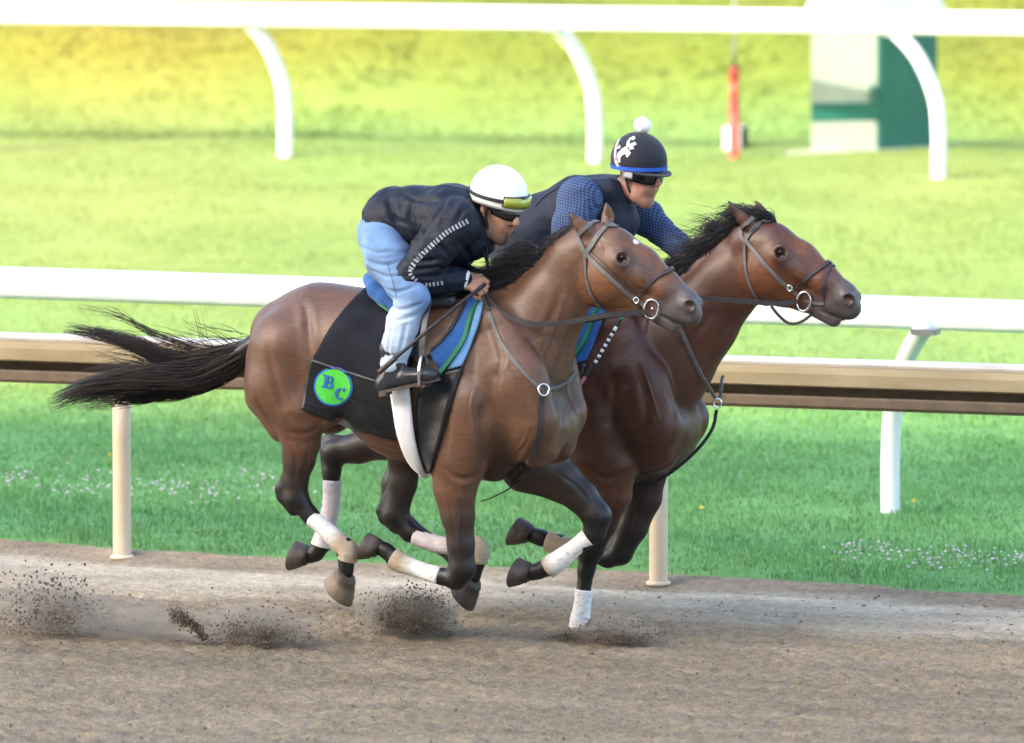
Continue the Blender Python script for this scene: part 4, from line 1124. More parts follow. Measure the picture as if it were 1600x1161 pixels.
# ---- far horse (same build, a darker coat, the leading foreleg on the ground)
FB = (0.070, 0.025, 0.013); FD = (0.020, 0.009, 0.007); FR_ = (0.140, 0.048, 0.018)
def shift(lst, dx, dy, c=None):
    out = []
    for pts, k in lst:
        out.append(([(p[0] + dx, p[1] + dy) + tuple(p[2:5]) + ((c,) if len(p) > 5 else ()) for p in pts], k))
    return out
far_p = dict(
    bay=FB, dark=FD, red=FR_, pale=FB, muzzle=(0.078, 0.062, 0.063), lid=(0.024, 0.016, 0.015), torso=(0, 0), head=(246, -7, -0.02),
    star=(998, 372, .02, 0.018, (0.45, 0.36, 0.34)), marks=[(1084, 450, .012, .016, (.62, .55, .56)), (1078, 446, .01, .013, (.6, .52, .52))],
    body=[
        ([(705,550,0,86,.92,FB),(760,553,0,90,.92,FB),(840,595,0,122,.70,FB),(915,605,0,132,.64,FB),(978,640,0,108,.80,FD)], .06),
        ([(640,530,0,46,.7,FB),(705,520,0,66,.9,FB)], .06),
        ([(840,515,0,42,.7,FD),(945,490,0,34,.55,FB),(1000,505,0,30,.6,FB)], .08),
        ([(975,600,0,100,.74,FB),(1035,560,0,82,.62,FB),(1090,500,0,63,.58,FB),(1136,445,0,52,.56,FB),(1172,400,0,42,.56,FB)], .07),
        ([(955,482,0,24,.5,FB),(1030,465,0,20,.45,FB),(1095,415,0,18,.45,FB),(1155,368,0,16,.6,FB)], .06),
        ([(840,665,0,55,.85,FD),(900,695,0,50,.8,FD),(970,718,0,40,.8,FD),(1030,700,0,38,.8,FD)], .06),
    ],
    both=[
        ([(652,552,.14,60,.8,FB),(650,600,.15,56,.75,FB),(672,650,.17,42,.7,FB)], .04),
        ([(960,525,.13,44,.5,FB),(990,610,.19,60,.5,FB),(1022,665,.18,45,.6,FB)], .04),
        ([(925,645,.20,54,.55,FB),(935,700,.18,50,.6,FB)], .03),
        ([(1024,694,.10,42,.8,FB),(1046,674,.06,34,.9,FB)], .07),
    ],
    carve=[
        ([(1150,500,.155,10),(1105,555,.21,10),(1065,615,.24,9)], .07),
        ([(966,600,.285,5),(954,660,.29,6)], .08),
    ],
    ears=[
        ([(1172,352,.052,12,.8,FB),(1160,341,.062,10,.6,FB),(1148,327,.066,6,.6,FD),(1138,314,.068,2.2,.8,SHN)],
         [(1166,345,.085,5,.45),(1152,331,.084,3.5,.45)]),
        ([(1192,345,-.045,11,.7,FB),(1190,332,-.055,9,.6,FB),(1186,322,-.055,5,.6,FB),(1180,314,-.055,2.2,.8,SHN)],
         [(1196,334,-.045,4,.5),(1191,324,-.045,3,.5)]),
    ],
    furrows=[
        ([(1152,466),(1142,500),(1118,545),(1085,600)], .020, .012, True), ([(1126,440),(1110,490),(1080,530),(1050,560)], .018, .008, True),
        ([(985,545),(1000,590),(1010,640),(1004,680)], .022, .011, True), ([(945,560),(960,610),(955,660)], .020, .009, True),
        ([(1040,600),(1052,640),(1048,690)], .018, .009, True), ([(1066,690),(1050,720),(1020,735),(996,728)], .016, .011, True),
        ([(920,725),(945,748),(972,740)], .016, .012, True), ([(952,760),(948,800),(934,840)], .009, .005, False), ([(968,758),(958,800)], .009, .005, False),
        ([(1000,775),(994,810),(982,845)], .009, .005, False),
        ([(1176,466),(1166,442),(1164,414),(1170,394)], .012, .008, True), ([(1232,430),(1252,444),(1270,456)], .008, .006, True),
        ([(1238,394),(1254,406),(1266,418)], .009, .005, True), ([(1206,388),(1212,380),(1224,379),(1234,386)], .007, .005, True),
        ([(1292,440),(1302,450),(1306,464)], .008, .005, True), ([(1190,470),(1214,472),(1238,470)], .010, .006, True),
        ([(1000,560),(1016,610),(1030,655)], .006, -.007, True), ([(955,755),(946,800),(930,840)], .0055, -.006, False), ([(1240,428),(1258,437),(1274,436)], .005, -.006, True),
        ([(1330,502),(1315,498),(1299,492),(1283,485)], .0065, .020, True, (.010, .008, .008))],
    legs=[
        dict(k=.025, pts=[(650,650,.15,50,.75,FB),(605,685,.14,33,.75,FD),(560,700,.13,24,.75,FD),(522,706,.13,20,.8,BLK),(518,738,.13,14,.85,BLK),(516,790,.13,11.5,.9,BLK),(505,846,.13,15,.9,BLK),(494,864,.13,12,1,BLK),(484,868,.13,13,1,BLK)],
             extra=[[(545,688,.13,7,.6,BLK),(514,686,.13,9,.6,BLK),(507,694,.13,8.5,.6,BLK),(510,726,.13,9,.7,BLK)]],
             wrap=dict(dirt=.02, pts=[(519,750,.13,13.5,WL),(517,790,.13,12.5,WL),(507,836,.13,14,WL),(503,852,.13,15.5,WW)]),
             hoof=((482,868),(450,877),.13,1.0,HGY)),
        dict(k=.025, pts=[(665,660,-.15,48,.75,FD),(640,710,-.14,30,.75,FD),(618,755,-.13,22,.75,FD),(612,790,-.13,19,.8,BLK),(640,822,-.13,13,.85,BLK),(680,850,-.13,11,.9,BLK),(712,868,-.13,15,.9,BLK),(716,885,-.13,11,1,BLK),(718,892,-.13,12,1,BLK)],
             hoof=((718,884),(722,905),-.13,.8,HGY)),
        dict(k=.022, pts=[(950,725,.15,52,.65,FB),(954,770,.14,34,.72,FB),(940,815,.135,25,.8,FD),(923,858,.13,20,.85,BLK),(916,890,.13,13,.9,BLK),(911,930,.13,11.5,.9,BLK),(907,968,.13,14,.9,BLK),(912,986,.13,12,1,BLK),(915,992,.13,12,1,BLK)],
             wrap=dict(dirt=.10, pts=[(913,921,.13,13,WW),(910,945,.13,12.5,WW),(906,972,.13,15,WW),(905,990,.13,14,WW)]),
             hoof=((917,992),(934,1012),.13,1.0,HGY)),
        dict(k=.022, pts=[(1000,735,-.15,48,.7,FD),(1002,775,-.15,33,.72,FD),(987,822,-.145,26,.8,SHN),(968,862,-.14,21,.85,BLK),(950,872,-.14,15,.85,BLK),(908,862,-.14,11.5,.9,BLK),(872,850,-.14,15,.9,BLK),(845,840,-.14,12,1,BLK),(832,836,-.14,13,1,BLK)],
             wrap=dict(dirt=.12, pts=[(935,868,-.14,13.5,WL),(905,861,-.14,12,WT),(876,852,-.14,15,WT),(856,845,-.14,14,WT)]),
             hoof=((828,834),(790,838),-.14,1.0,HGY)),
    ])
FAR, SKF, HPF = build_horse('far', FRF, 'dark reddish bay horse half hidden behind the other, its head in front', far_p)

# ---- manes and tails
def hair_polyline(fr, p0, dirs, length, n=8, wob=0.02, w_drift=0.0):
    """dirs: sequence of (du, dv) headings along the strand"""
    P = [np.array(p0, float)]
    ph = random.uniform(0, 6.28); ph2 = random.uniform(0, 6.28)
    for i in range(1, n):
        t = i / (n - 1)
        j = min(int(t * len(dirs)), len(dirs) - 1)
        d = np.asarray(dirs[j], float); d = d / np.linalg.norm(d)
        stp = length / (n - 1)
        q = P[-1] + stp * np.array([d[0], w_drift, -d[1]]) + stp * wob * 8 * np.array([math.sin(ph + t * 5) * .4, math.sin(ph2 + t * 6), math.cos(ph + t * 5) * .5]) * t
        P.append(q)
    return np.array(P)
def tail(fr, root):
    R = []
    # two locks that stream out behind, and loose hair round the dock
    def lock(ctrl, n, rad0, rad1, lo, hi):
        c = catmull(np.array([fr.px(*p) for p in ctrl]), 40)
        for _ in range(n):
            a = random.uniform(0, 6.28); rr = math.sqrt(random.random())
            t0 = random.uniform(0, 0.35); t1 = min(1.0, random.uniform(lo, hi))
            m = 11; P = []
            ph = random.uniform(0, 6.28); fq = random.uniform(3, 7); am = random.uniform(0.0, 0.008)
            for i in range(m):
                t = t0 + (t1 - t0) * i / (m - 1)
                x = t * 39; k = min(int(x), 38); f = x - k
                p = c[k] * (1 - f) + c[k + 1] * f
                r = rad0 + (rad1 - rad0) * t
                if t < 0.15: r *= 0.5 + t / 0.3
                P.append(p + r * rr * np.array([0.25 * math.cos(a * 2), 0.75 * math.sin(a), math.cos(a)]) + am * (i / m) * np.array([0, math.sin(ph + fq * t * 3), math.cos(ph + fq * t * 3)]) * 3)
            R.append(P)
    lock([(402,538,0),(360,556,.0),(320,562,.02),(270,566,.03),(215,540,.05),(160,522,.05),(95,514,.05)], 420, .074, .018, .45, 1.0)
    lock([(402,540,0),(355,566,.0),(310,585,.03),(250,588,.06),(190,596,.08),(130,608,.10),(78,628,.10)], 1100, .085, .045, .5, 1.0)
    lock([(402,540,0),(360,572,.0),(320,592,.0),(270,606,-.03),(200,615,-.05),(120,626,-.05)], 600, .065, .050, .45, 1.0)
    for _ in range(14):                        # fine wavy wisps peeling off
        a_ = random.uniform(-1, 1)
        lock([(380,548,0),(330,562 + 14 * a_,.02),(260,560 + 30 * a_,.04),(190,545 + 50 * a_,.05),(120,548 + 70 * a_,.05)], 14, .03, .02, .6, 1.0)
    for _ in range(110):                       # stray hairs
        u0 = random.uniform(200, 395); v0 = 545 + random.gauss(0, 15) + (400 - u0) * 0.12
        p = fr.px(u0, v0, random.uniform(-.04, .06)); d = (-1, random.uniform(-0.7, 0.35))
        R.append(hair_polyline(fr, p, [d, (d[0], d[1] * random.uniform(0.2, 1.4))], random.uniform(.12, .34), 9, .03))
    for _ in range(4):
        p = fr.px(random.uniform(330, 352), 552, 0); R.append(hair_polyline(fr, p, [(-.8, -.8), (-.25, -1)], .24, 9, .01))
    return strands('tail', R, M_hair, root, r0=0.0020, colour=(0.0125, 0.009, 0.0088))
tail(FRN, NEAR)
# dock: the fleshy stem inside the tail
m = MB(); m.tube(catmull(np.array([FRN.px(*p) for p in ((425,520,0),(398,538,0),(365,556,0),(330,566,.01),(295,575,.02))]), 14), np.linspace(.06, .022, 14), 12, (0.012, 0.009, 0.009)); m.build('tail_dock', M_hair, NEAR, True)
R = []
for _ in range(420):      # the far horse's tail lies behind the near horse's quarters
    w = random.uniform(-.04, .04); p = FRF.px(618, 540 + random.gauss(0, 7), w)
    R.append(hair_polyline(FRF, p, [(-1, .45), (-1, .55), (-1, .75 + random.uniform(-.15, .15)), (-1, .9)], random.uniform(.25, .62), 10, .02))
strands('tail', R, M_hair, FAR, r0=0.0027, colour=(0.011, 0.0085, 0.0095))
def mane(fr, sk, root, line, n, L0, L1, heads, spread=.035, lift=.0):
    c = catmull(np.array([(a, b, 0) for a, b in line], float), 30)
    R = []
    for _ in range(n):
        t = random.random(); x = t * 29; k = min(int(x), 28); f = x - k
        uv = c[k] * (1 - f) + c[k + 1] * f
        p = fr.px(uv[0], uv[1] + lift, random.gauss(0, spread * .45))
        q, nn = sk.near(p); q = q - nn * .01
        hd = heads(t)
        d = [(a + random.gauss(0, .22), b + random.gauss(0, .22)) for a, b in hd]
        L = random.uniform(L0, L1)
        R.append(hair_polyline(fr, q, d, L, 9, .055, random.uniform(-.35, .35)))
    return R
R = mane(FRN, SKN, NEAR, [(752,452),(790,452),(822,428),(850,405)], 2200, .06, .24, lambda t: [(-.35 + .3 * math.sin(t * 19), -1), (-.75, -.6), (-1, -.1 + .4 * math.sin(t * 29)), (-.9, .45)])
R += mane(FRN, SKN, NEAR, [(850,405),(880,378),(905,352)], 220, .05, .10, lambda t: [(-.4, -.5), (-1, .3), (-1, .8)])
strands('mane', R, M_hair, NEAR, r0=.0021, colour=(0.010, 0.009, 0.011))
R = mane(FRF, SKF, FAR, [(1000,470),(1060,440),(1105,402),(1140,372),(1168,350)], 2300, .04, .20, lambda t: [(.25 - .3 * math.sin(t * 17), -1), (-.35 + .3 * math.sin(t * 23), -.9), (-1, -.35 + .5 * math.sin(t * 31)), (-1, .5)])
R += mane(FRF, SKF, FAR, [(1020,462),(1062,436),(1110,398),(1165,352)], 1300, .04, .13, lambda t: [(-.6, -.6), (-1, .2), (-.8, .8)])
R += mane(FRF, SKF, FAR, [(1080,425),(1150,365)], 60, .18, .27, lambda t: [(-.05, -1), (-.5, -1), (-1, -.4), (-1, .1)])
strands('mane', R, M_hair, FAR, r0=.0021, colour=(0.009, 0.009, 0.012))
R = mane(FRF, SKF, FAR, [(1174,346),(1190,343),(1212,345)], 320, .07, .155, lambda t: [(-.2 + .5 * t, -1), (-.3 - .1 * t, -1), (-.6 - .5 * t, -.55), (-1, .1)])
strands('forelock', R, M_hair, FAR, r0=.0021, colour=(0.009, 0.009, 0.012))
R = mane(FRN, SKN, NEAR, [(925,350),(940,346)], 60, .03, .07, lambda t: [(-.4, -.4), (-1, .2), (-1, .5)])
strands('forelock', R, M_hair, NEAR, r0=.0024, colour=(0.010, 0.009, 0.011))
# ================================================================== THE RIDERS
M_skin = mat('skin', (0.93, 0.92, 0.9), (1.05, 1.03, 1.02), 30, rough=0.5, attr=True, spec=0.4, bump=0.12, bump_scale=180, bump_dist=.002)
def cloth(name, c1, c2, rough=0.75, sheen=0.15, spec=0.3, attr=False, bscale=26, bump=0.35):
    return mat(name, c1, c2, 9, rough=rough, bump=bump, bump_scale=bscale, sheen=sheen, spec=spec, attr=attr, bump_dist=0.012)
M_jacket = cloth('nylon_jacket', (0.0085, 0.0115, 0.0200), (0.015, 0.0195, 0.032), rough=0.55, spec=0.22, sheen=0.0, bscale=18, bump=.4)
M_vest = cloth('padded_vest', (0.015, 0.019, 0.034), (0.024, 0.030, 0.049), rough=0.65, sheen=0.0, spec=0.2)
M_denim = cloth('denim', (0.78, 0.8, 0.84), (1.1, 1.1, 1.08), rough=0.85, attr=True, bscale=30, bump=0.25)
M_stitch = mat('denim_seam', (0.08, 0.13, 0.22), (0.11, 0.17, 0.28), 60, rough=0.9)
M_pants = cloth('dark_breeches', (0.008, 0.008, 0.011), (0.016, 0.016, 0.020))
M_boot = mat('black_boot_leather', (0.022, 0.024, 0.030), (0.036, 0.039, 0.047), 20, rough=0.28, bump=0.3, bump_scale=60, spec=0.5, bump_dist=.004)
M_sole = mat('boot_sole', (0.06, 0.043, 0.033), (0.10, 0.074, 0.056), 30, rough=0.85, bump=0.4, bump_scale=80)
M_helmw = mat('white_helmet_shell', (0.83, 0.83, 0.83), (0.88, 0.88, 0.88), 4, rough=0.25, spec=0.5)
M_helmb = cloth('navy_helmet_cover', (0.008, 0.010, 0.018), (0.014, 0.017, 0.028), rough=0.75, bscale=60)
M_blk = mat('black_webbing', (0.010, 0.011, 0.013), (0.018, 0.019, 0.022), 40, rough=0.6, bump=0.3, bump_scale=120, bump_dist=.003)
M_lens = mat('dark_lens', (0.006, 0.006, 0.007), (0.009, 0.009, 0.010), 10, rough=0.08, spec=0.7)
M_ylens = mat('yellow_lens', (0.27, 0.31, 0.03), (0.40, 0.42, 0.05), 14, rough=0.1, spec=0.7)
M_reflect = mat('reflective_tape', (0.27, 0.30, 0.34), (0.38, 0.41, 0.45), 60, rough=0.4)
M_bluetrim = mat('royal_blue', (0.02, 0.10, 0.50), (0.03, 0.13, 0.60), 20, rough=0.6)
M_wcloth = mat('white_cloth', (0.80, 0.80, 0.80), (0.88, 0.88, 0.87), 30, rough=0.8, bump=0.2, bump_scale=60)
M_yellow = mat('yellow_tab', (0.70, 0.78, 0.06), (0.78, 0.85, 0.10), 30, rough=0.6)
def plaid_material(name, base, line, sc=34.0):
    m, nt, p = new_mat(name); L = nt.links.new
    tc = N(nt, 'ShaderNodeTexCoord')
    acc = None
    for rot in ((0.5, 0.0, 0.25), (0.4, 1.35, 0.2)):
        mp = N(nt, 'ShaderNodeMapping'); mp.inputs['Rotation'].default_value = rot
        L(tc.outputs['Object'], mp.inputs[0])
        wv = N(nt, 'ShaderNodeTexWave', wave_type='BANDS', bands_direction='X'); wv.inputs['Scale'].default_value = sc / 2; wv.inputs['Distortion'].default_value = 1.2; wv.inputs['Detail Scale'].default_value = 0.6
        L(mp.outputs[0], wv.inputs['Vector'])
        r = N(nt, 'ShaderNodeValToRGB'); r.color_ramp.elements[0].position = 0.35; r.color_ramp.elements[1].position = 0.8
        r.color_ramp.elements[0].color = (*base, 1); r.color_ramp.elements[1].color = (*line, 1)
        L(wv.outputs['Fac'], r.inputs[0])
        if acc is None: acc = r.outputs[0]
        else:
            mx = N(nt, 'ShaderNodeMix', data_type='RGBA', blend_type='MIX'); mx.inputs['Factor'].default_value = 0.5
            L(acc, mx.inputs[6]); L(r.outputs[0], mx.inputs[7]); acc = mx.outputs[2]
    L(acc, p.inputs['Base Color']); p.inputs['Roughness'].default_value = 0.8
    nb = N(nt, 'ShaderNodeTexNoise'); nb.inputs['Scale'].default_value = 26
    L(tc.outputs['Object'], nb.inputs['Vector'])
    bp = N(nt, 'ShaderNodeBump'); bp.inputs['Strength'].default_value = 0.4; bp.inputs['Distance'].default_value = 0.012
    L(nb.outputs['Fac'], bp.inputs['Height']); L(bp.outputs[0], p.inputs['Normal'])
    return m
M_plaid = plaid_material('blue_plaid', (0.007, 0.019, 0.062), (0.066, 0.115, 0.24), 46.0)

def folds(V, F, amp, seed, freq=(16, 16, 16), dirv=(1, 0, 0)):
    """creases of loose cloth, pushed in and out along the surface"""
    n = vnormals(V, F)
    d = np.asarray(dirv, float); d /= np.linalg.norm(d)
    a = V @ d
    w = vnoise(V[:, 0] * 5, V[:, 1] * 5, V[:, 2] * 5, seed=seed)
    r = 1 - np.abs(vnoise(V[:, 0] * freq[0] + w * 1.5, V[:, 1] * freq[1], V[:, 2] * freq[2] + w * 1.5, seed=seed + 3)) * 2
    r2 = 1 - np.abs(vnoise(V[:, 0] * freq[0] * 2.1 + w, V[:, 1] * freq[1] * 2.1, V[:, 2] * freq[2] * 2.1, seed=seed + 8)) * 2
    return V + n * (amp * (r * 0.7 + r2 * 0.3))[:, None]
class Head:
    def __init__(s, fr, u, v, w, turn, nod, size, roll=0.0):
        s.c = fr.px(u, v, w); s.k = size; s.fr = fr
        f = np.array([math.cos(turn) * math.cos(nod), -math.sin(turn) * math.cos(nod), -math.sin(nod)])
        l = np.array([math.sin(turn), math.cos(turn), 0])
        up = np.cross(f, l)
        l2 = l * math.cos(roll) + up * math.sin(roll); up2 = np.cross(f, l2)
        s.R = np.stack([f, l2, up2], 0)
    def to(s, p): return np.asarray(p, float) * s.k @ s.R + s.c
    def inv(s, p): return ((np.asarray(p, float) - s.c) @ s.R.T) / s.k
def make_head(hd, neck_to, tone, beard):
    """face, ears and neck as one surface, in the rider's frame"""
    t = np.asarray(tone); lip = t * np.array([0.86, 0.68, 0.66]); dk = t * 0.8; br = np.array(beard) if beard is not None else t * 0.9
    s = Sculpt(0.0042)
    def b(x, y, z, r, q=1.0, c=t): return (np.array([x, y, z], float), r, q, c)
    s.chain([b(-.03, 0, .045, .085, .88), b(.01, 0, .05, .086, .88)], .03)
    s.chain([b(.030, 0, -.015, .066, .92), b(.032, 0, -.062, .048, .92), b(.058, 0, -.094, .026, 1.0, br)], .03)
    for g in (1, -1):
        s.chain([b(-.005, g*.052, -.05, .018), b(.030, g*.042, -.082, .016, 1, br if beard is not None else t), b(.060, g*.014, -.100, .016, 1, br)], .03)
        s.chain([b(.055, g*.042, -.014, .022)], .03)
        s.chain([b(.080, g*.018, .024, .012), b(.066, g*.048, .020, .012)], .02)
        s.chain([b(.097, g*.011, -.030, .008)], .01)
        s.chain([b(.090, g*.032, .001, .011)], .012, carve=True)
        s.chain([b(.082, g*.032, .000, .012, 1, t * 0.9)], .006)
        s.chain([b(.004, g*.076, .012, .010, .5), b(-.010, g*.083, .004, .011, .5), b(-.010, g*.082, -.014, .009, .5), b(.002, g*.076, -.030, .008, .6)], .008)
        s.chain([b(.000, g*.086, -.004, .007, .5)], .004, carve=True)
        s.chain([b(.072, g*.030, -.050, .016)], .03)
    s.chain([b(.086, 0, .016, .010), b(.106, 0, -.014, .0105), b(.114, 0, -.025, .0135)], .012)
    s.chain([b(.086, -.016, -.054, .0085, 1, lip), b(.092, 0, -.052, .0095, 1, lip), b(.086, .016, -.054, .0085, 1, lip)], .008)
    s.chain([b(.082, -.013, -.066, .0085, 1, lip), b(.087, 0, -.067, .010, 1, lip), b(.082, .013, -.066, .0085, 1, lip)], .008)
    s.chain([b(.098, -.018, -.0595, .0022), b(.103, 0, -.0595, .0024), b(.098, .018, -.0595, .0022)], .003, carve=True)
    nt = hd.inv(neck_to)
    s.chain([b(-.022, 0, -.05, .052, .95, dk), (nt, .058 / hd.k, .95, dk)], .03)
    V, F = s.mesh(1)
    C = s.colours(V, .006)
    if beard is not None:      # moustache and chin hair
        m = np.exp(-((V[:, 0] - .094) / .02) ** 2 - (V[:, 1] / .026) ** 2 - ((V[:, 2] + .043) / .0075) ** 2)
        m2 = np.exp(-((V[:, 0] - .078) / .022) ** 2 - (V[:, 1] / .020) ** 2 - ((V[:, 2] + .092) / .014) ** 2)
        f = np.clip((m + m2) * 1.0, 0, 0.8)[:, None]; C = C * (1 - f) + np.array([0.03, 0.02, 0.016]) * f
    # short dark hair below the helmet, and brows
    h = np.clip((.03 - V[:, 0]) / .03, 0, 1) * np.clip((V[:, 2] + .045) / .02, 0, 1) * (np.abs(V[:, 1]) < .079)
    C = C * (1 - .9 * h[:, None]) + np.array([.012, .010, .009]) * .9 * h[:, None]
    V = V.copy(); lowz = V[:, 2] < -.012; V[lowz, 2] = -.012 + (V[lowz, 2] + .012) * 1.2
    return hd.to(V), F, C
def make_fist(c, f, a, curl, tone, k=1.0):
    """palm, four unequal curled fingers and a thumb; f knuckle direction, a index->little, curl towards the palm"""
    s = Sculpt(0.0034); t = np.asarray(tone)
    c = np.asarray(c, float); f, a, curl = [np.asarray(x, float) / np.linalg.norm(x) for x in (f, a, curl)]
    def q(x, y, z, r, col=t): return (c + k * (f * x + a * y + curl * z), r * k, 1.0, np.asarray(col))
    s.chain([q(-.075, .0, .002, .027), q(-.045, .0, .002, .026)], .02)
    for i in range(4):
        y = (i - 1.5) * .0205
        s.chain([q(-.045, y * .7, .002, .015), q(.012, y, -.004, .0125)], .014)
        ln = (.030, .034, .032, .025)[i]
        s.chain([q(.012, y, -.004, .0118), q(.012 + ln * .75, y, .010, .0102), q(.012 + ln * .55, y, .030, .0095), q(.012 - .004, y, .038, .0086, t * .95), q(-.010, y, .032, .008, t * 1.05)], .004)
    s.chain([q(-.050, -.022, .014, .016), q(-.022, -.040, .022, .0125), q(.006, -.040, .034, .0105), q(.026, -.026, .040, .009)], .006)
    V, F = s.mesh(1)
    return V, F, s.colours(V, .005)
def join(parts):
    V, F, C, n = [], [], [], 0
    for v, f, c in parts:
        V.append(v); F.append(f + n); C.append(c); n += len(v)
    return np.concatenate(V), np.concatenate(F), np.concatenate(C)
HEL_C = np.array([-.010, 0, .046]); HEL_R = np.array([.132, .110, .124])
def helmet_geo(hd, front=6, side=-10, backe=-24, R=HEL_R, na=40, nt=16):
    V = []; F = []
    for off in (0.0, -0.010):
        for i in range(nt):
            for j in range(na):
                a = 2 * math.pi * j / na
                cf = (1 + math.cos(a)) / 2
                e = math.radians(backe * (1 - cf) ** 1.3 + front * cf ** 1.3 + (side - (front + backe) / 2) * math.sin(a) ** 2)
                el = math.pi / 2 + (e - math.pi / 2) * (i / (nt - 1))
                r = R + off
                V.append(HEL_C + r * np.array([math.cos(el) * math.cos(a), math.cos(el) * math.sin(a), math.sin(el)]))
    m = na * nt
    for i in range(nt - 1):
        for j in range(na):
            k = (j + 1) % na
            F.append((i*na+j, (i+1)*na+j, (i+1)*na+k, i*na+k)); F.append((m+i*na+j, m+i*na+k, m+(i+1)*na+k, m+(i+1)*na+j))
    for j in range(na):
        k = (j + 1) % na; F.append(((nt-1)*na+j, m+(nt-1)*na+j, m+(nt-1)*na+k, (nt-1)*na+k))
    return hd.to(np.array(V)), F
def band_geo(hd, rx, ry, cz, fn, a0, a1, n=28, thick=.004, cx=0.0):
    """a curved strip round the head: fn(a) -> (z middle, half height, extra radius)"""
    V = []
    for a in np.linspace(a0, a1, n):
        zc, hh, ex = fn(a)
        for dz, o in ((-1, 0), (-1, 1), (-.4, 1.25), (.4, 1.25), (1, 1), (1, 0)):
            z = zc + dz * hh
            V.append((cx + (rx + ex + thick * o) * math.cos(a), (ry + ex + thick * o) * math.sin(a), z))
    F = []
    for i in range(n - 1):
        for j in range(6): F.append((i*6+j, (i+1)*6+j, (i+1)*6+(j+1) % 6, i*6+(j+1) % 6))
    F += [tuple(range(6)), tuple(range((n-1)*6, n*6))[::-1]]
    return hd.to(np.array(V)), F
def hel_r(z, R=HEL_R):
    q = math.sqrt(max(0.05, 1 - ((z - HEL_C[2]) / R[2]) ** 2)); return R[0] * q, R[1] * q
def hel_band(hd, fn, a0, a1, n, thick, ex=0.001):
    """strip lying on the helmet"""
    V = []
    for a in np.linspace(a0, a1, n):
        zc, hh = fn(a)
        for dz, o in ((-1, 0), (-1, 1), (1, 1), (1, 0)):
            z = zc + dz * hh; rx, ry = hel_r(z)
            V.append((HEL_C[0] + (rx + ex + thick * o) * math.cos(a), (ry + ex + thick * o) * math.sin(a), z))
    F = [(i*4+j, (i+1)*4+j, (i+1)*4+(j+1) % 4, i*4+(j+1) % 4) for i in range(n-1) for j in range(4)] + [(0,1,2,3), tuple((n-1)*4 + j for j in (3,2,1,0))]
    return hd.to(np.array(V)), F
def limb(fr, s, pts, k=.03, both=False):
    for sg in ((1, -1) if both else (1,)):
        L = []
        for p in pts:
            q = fr.px(*p[:3])
            if sg < 0: q[1] *= -1
            L.append((q, p[3] / fr.S, p[4] if len(p) > 4 else 1.0, np.asarray(p[5]) if len(p) > 5 else np.array([.5, .5, .5])))
        s.chain(L, k)
def boot(root, fr, heel, toe, ankle, w, sg):
    """ankle, heel, toe in pixels; a short boot with a separate sole"""
    s = Sculpt(0.006)
    h, t, a = [fr.px(*p, w) for p in (heel, toe, ankle)]
    for p in (h, t, a): p[1] *= sg
    S = fr.S; c = np.array([.5] * 3)
    up = np.cross((t - h) / np.linalg.norm(t - h), [0, 1, 0]); up = up if up[2] > 0 else -up
    d = (t - h) / np.linalg.norm(t - h); L = np.linalg.norm(t - h)
    s.chain([(a + up * .07 - d * .01, .050, .9, c), (a, .047, .88, c)], .02)
    s.chain([(a, .047, .88, c), (h + d * .040 + up * .040, .041, .92, c)], .02)
    s.chain([(h + d * .040 + up * .040, .041, .92, c), (h + d * L * .5 + up * .042, .041, 1.0, c), (h + d * (L - .06) + up * .033, .033, 1.35, c), (h + d * (L - .033) + up * .028, .028, 1.45, c)], .02)
    V, F = s.mesh(2)
    pr = V @ up - h @ up
    V = V - up * np.minimum(pr - .004, 0)[:, None]
    b = mesh_obj('boot', V, F, M_boot, root, True)
    # sole: outline swept down, with a heel block
    out = []
    n = 24
    Vs = []
    for lay, z in enumerate((.008, .000, -.006)):
        for j in range(n):
            an = 2 * math.pi * j / n; x = (math.cos(an) + 1) / 2
            wd = (.040 + .012 * math.sin(x * math.pi * .9 + .2 * math.pi) * (1 if x > .45 else .4)) * (abs(math.sin(an)) ** .7) * (1 if math.sin(an) > 0 else -1)
            Vs.append(h + d * (x * (L - .006) + .000) + np.array([0, 1, 0]) * wd + up * z)
    Fs = [(i*n+j, i*n+(j+1) % n, (i+1)*n+(j+1) % n, (i+1)*n+j) for i in range(2) for j in range(n)] + [tuple(range(n))[::-1], tuple(range(2*n, 3*n))]
    m = MB(); m.add(Vs, Fs)
    Vh = []
    for z in (-.004, -.018):
        for j in range(12):
            an = math.pi / 2 + math.pi * j / 11
            Vh.append(h + d * (.05 + .052 * math.cos(an)) + np.array([0, 1, 0]) * .034 * math.sin(an) + up * z)
    Fh = [(j, j + 1, 13 + j, 12 + j) for j in range(11)] + [(11, 0, 12, 23), tuple(range(12))[::-1], tuple(range(12, 24))]
    m.add(Vh, Fh)
    m.build('sole', M_sole, b, False)
    return b

# ---------------------------------------------------------------- near rider
R1 = empty('person', FRN.b, -FRN.yaw)
tag(R1, 'rider in white helmet, dark jacket and pale jeans crouching on the nearer horse', 'person', 'riders on the two horses')
SK1 = (0.50, 0.265, 0.175)
H1 = Head(FRN, 778, 322, .0, math.radians(19), math.radians(19), 1.12)
neck1 = FRN.px(728, 352, 0)
hv = make_head(H1, neck1, SK1, (0.22, 0.125, 0.09))
bs = Sculpt(0.009)
sc_ = np.asarray(SK1)
limb(FRN, bs, [(735,350,0,18),(700,352,0,36,1.15),(650,350,0,34,1.1),(606,350,0,34,1.2)], .03)
limb(FRN, bs, [(720,352,.17,22),(648,424,.25,14),(712,438,.13,10),(728,441,.11,9)], .02)
limb(FRN, bs, [(735,348,-.17,22),(690,415,-.25,14),(745,436,-.12,10),(758,440,-.08,9)], .02)
limb(FRN, bs, [(598,368,.09,24),(618,412,.18,20),(652,462,.29,16),(630,515,.33,14),(616,560,.345,11)], .02, True)
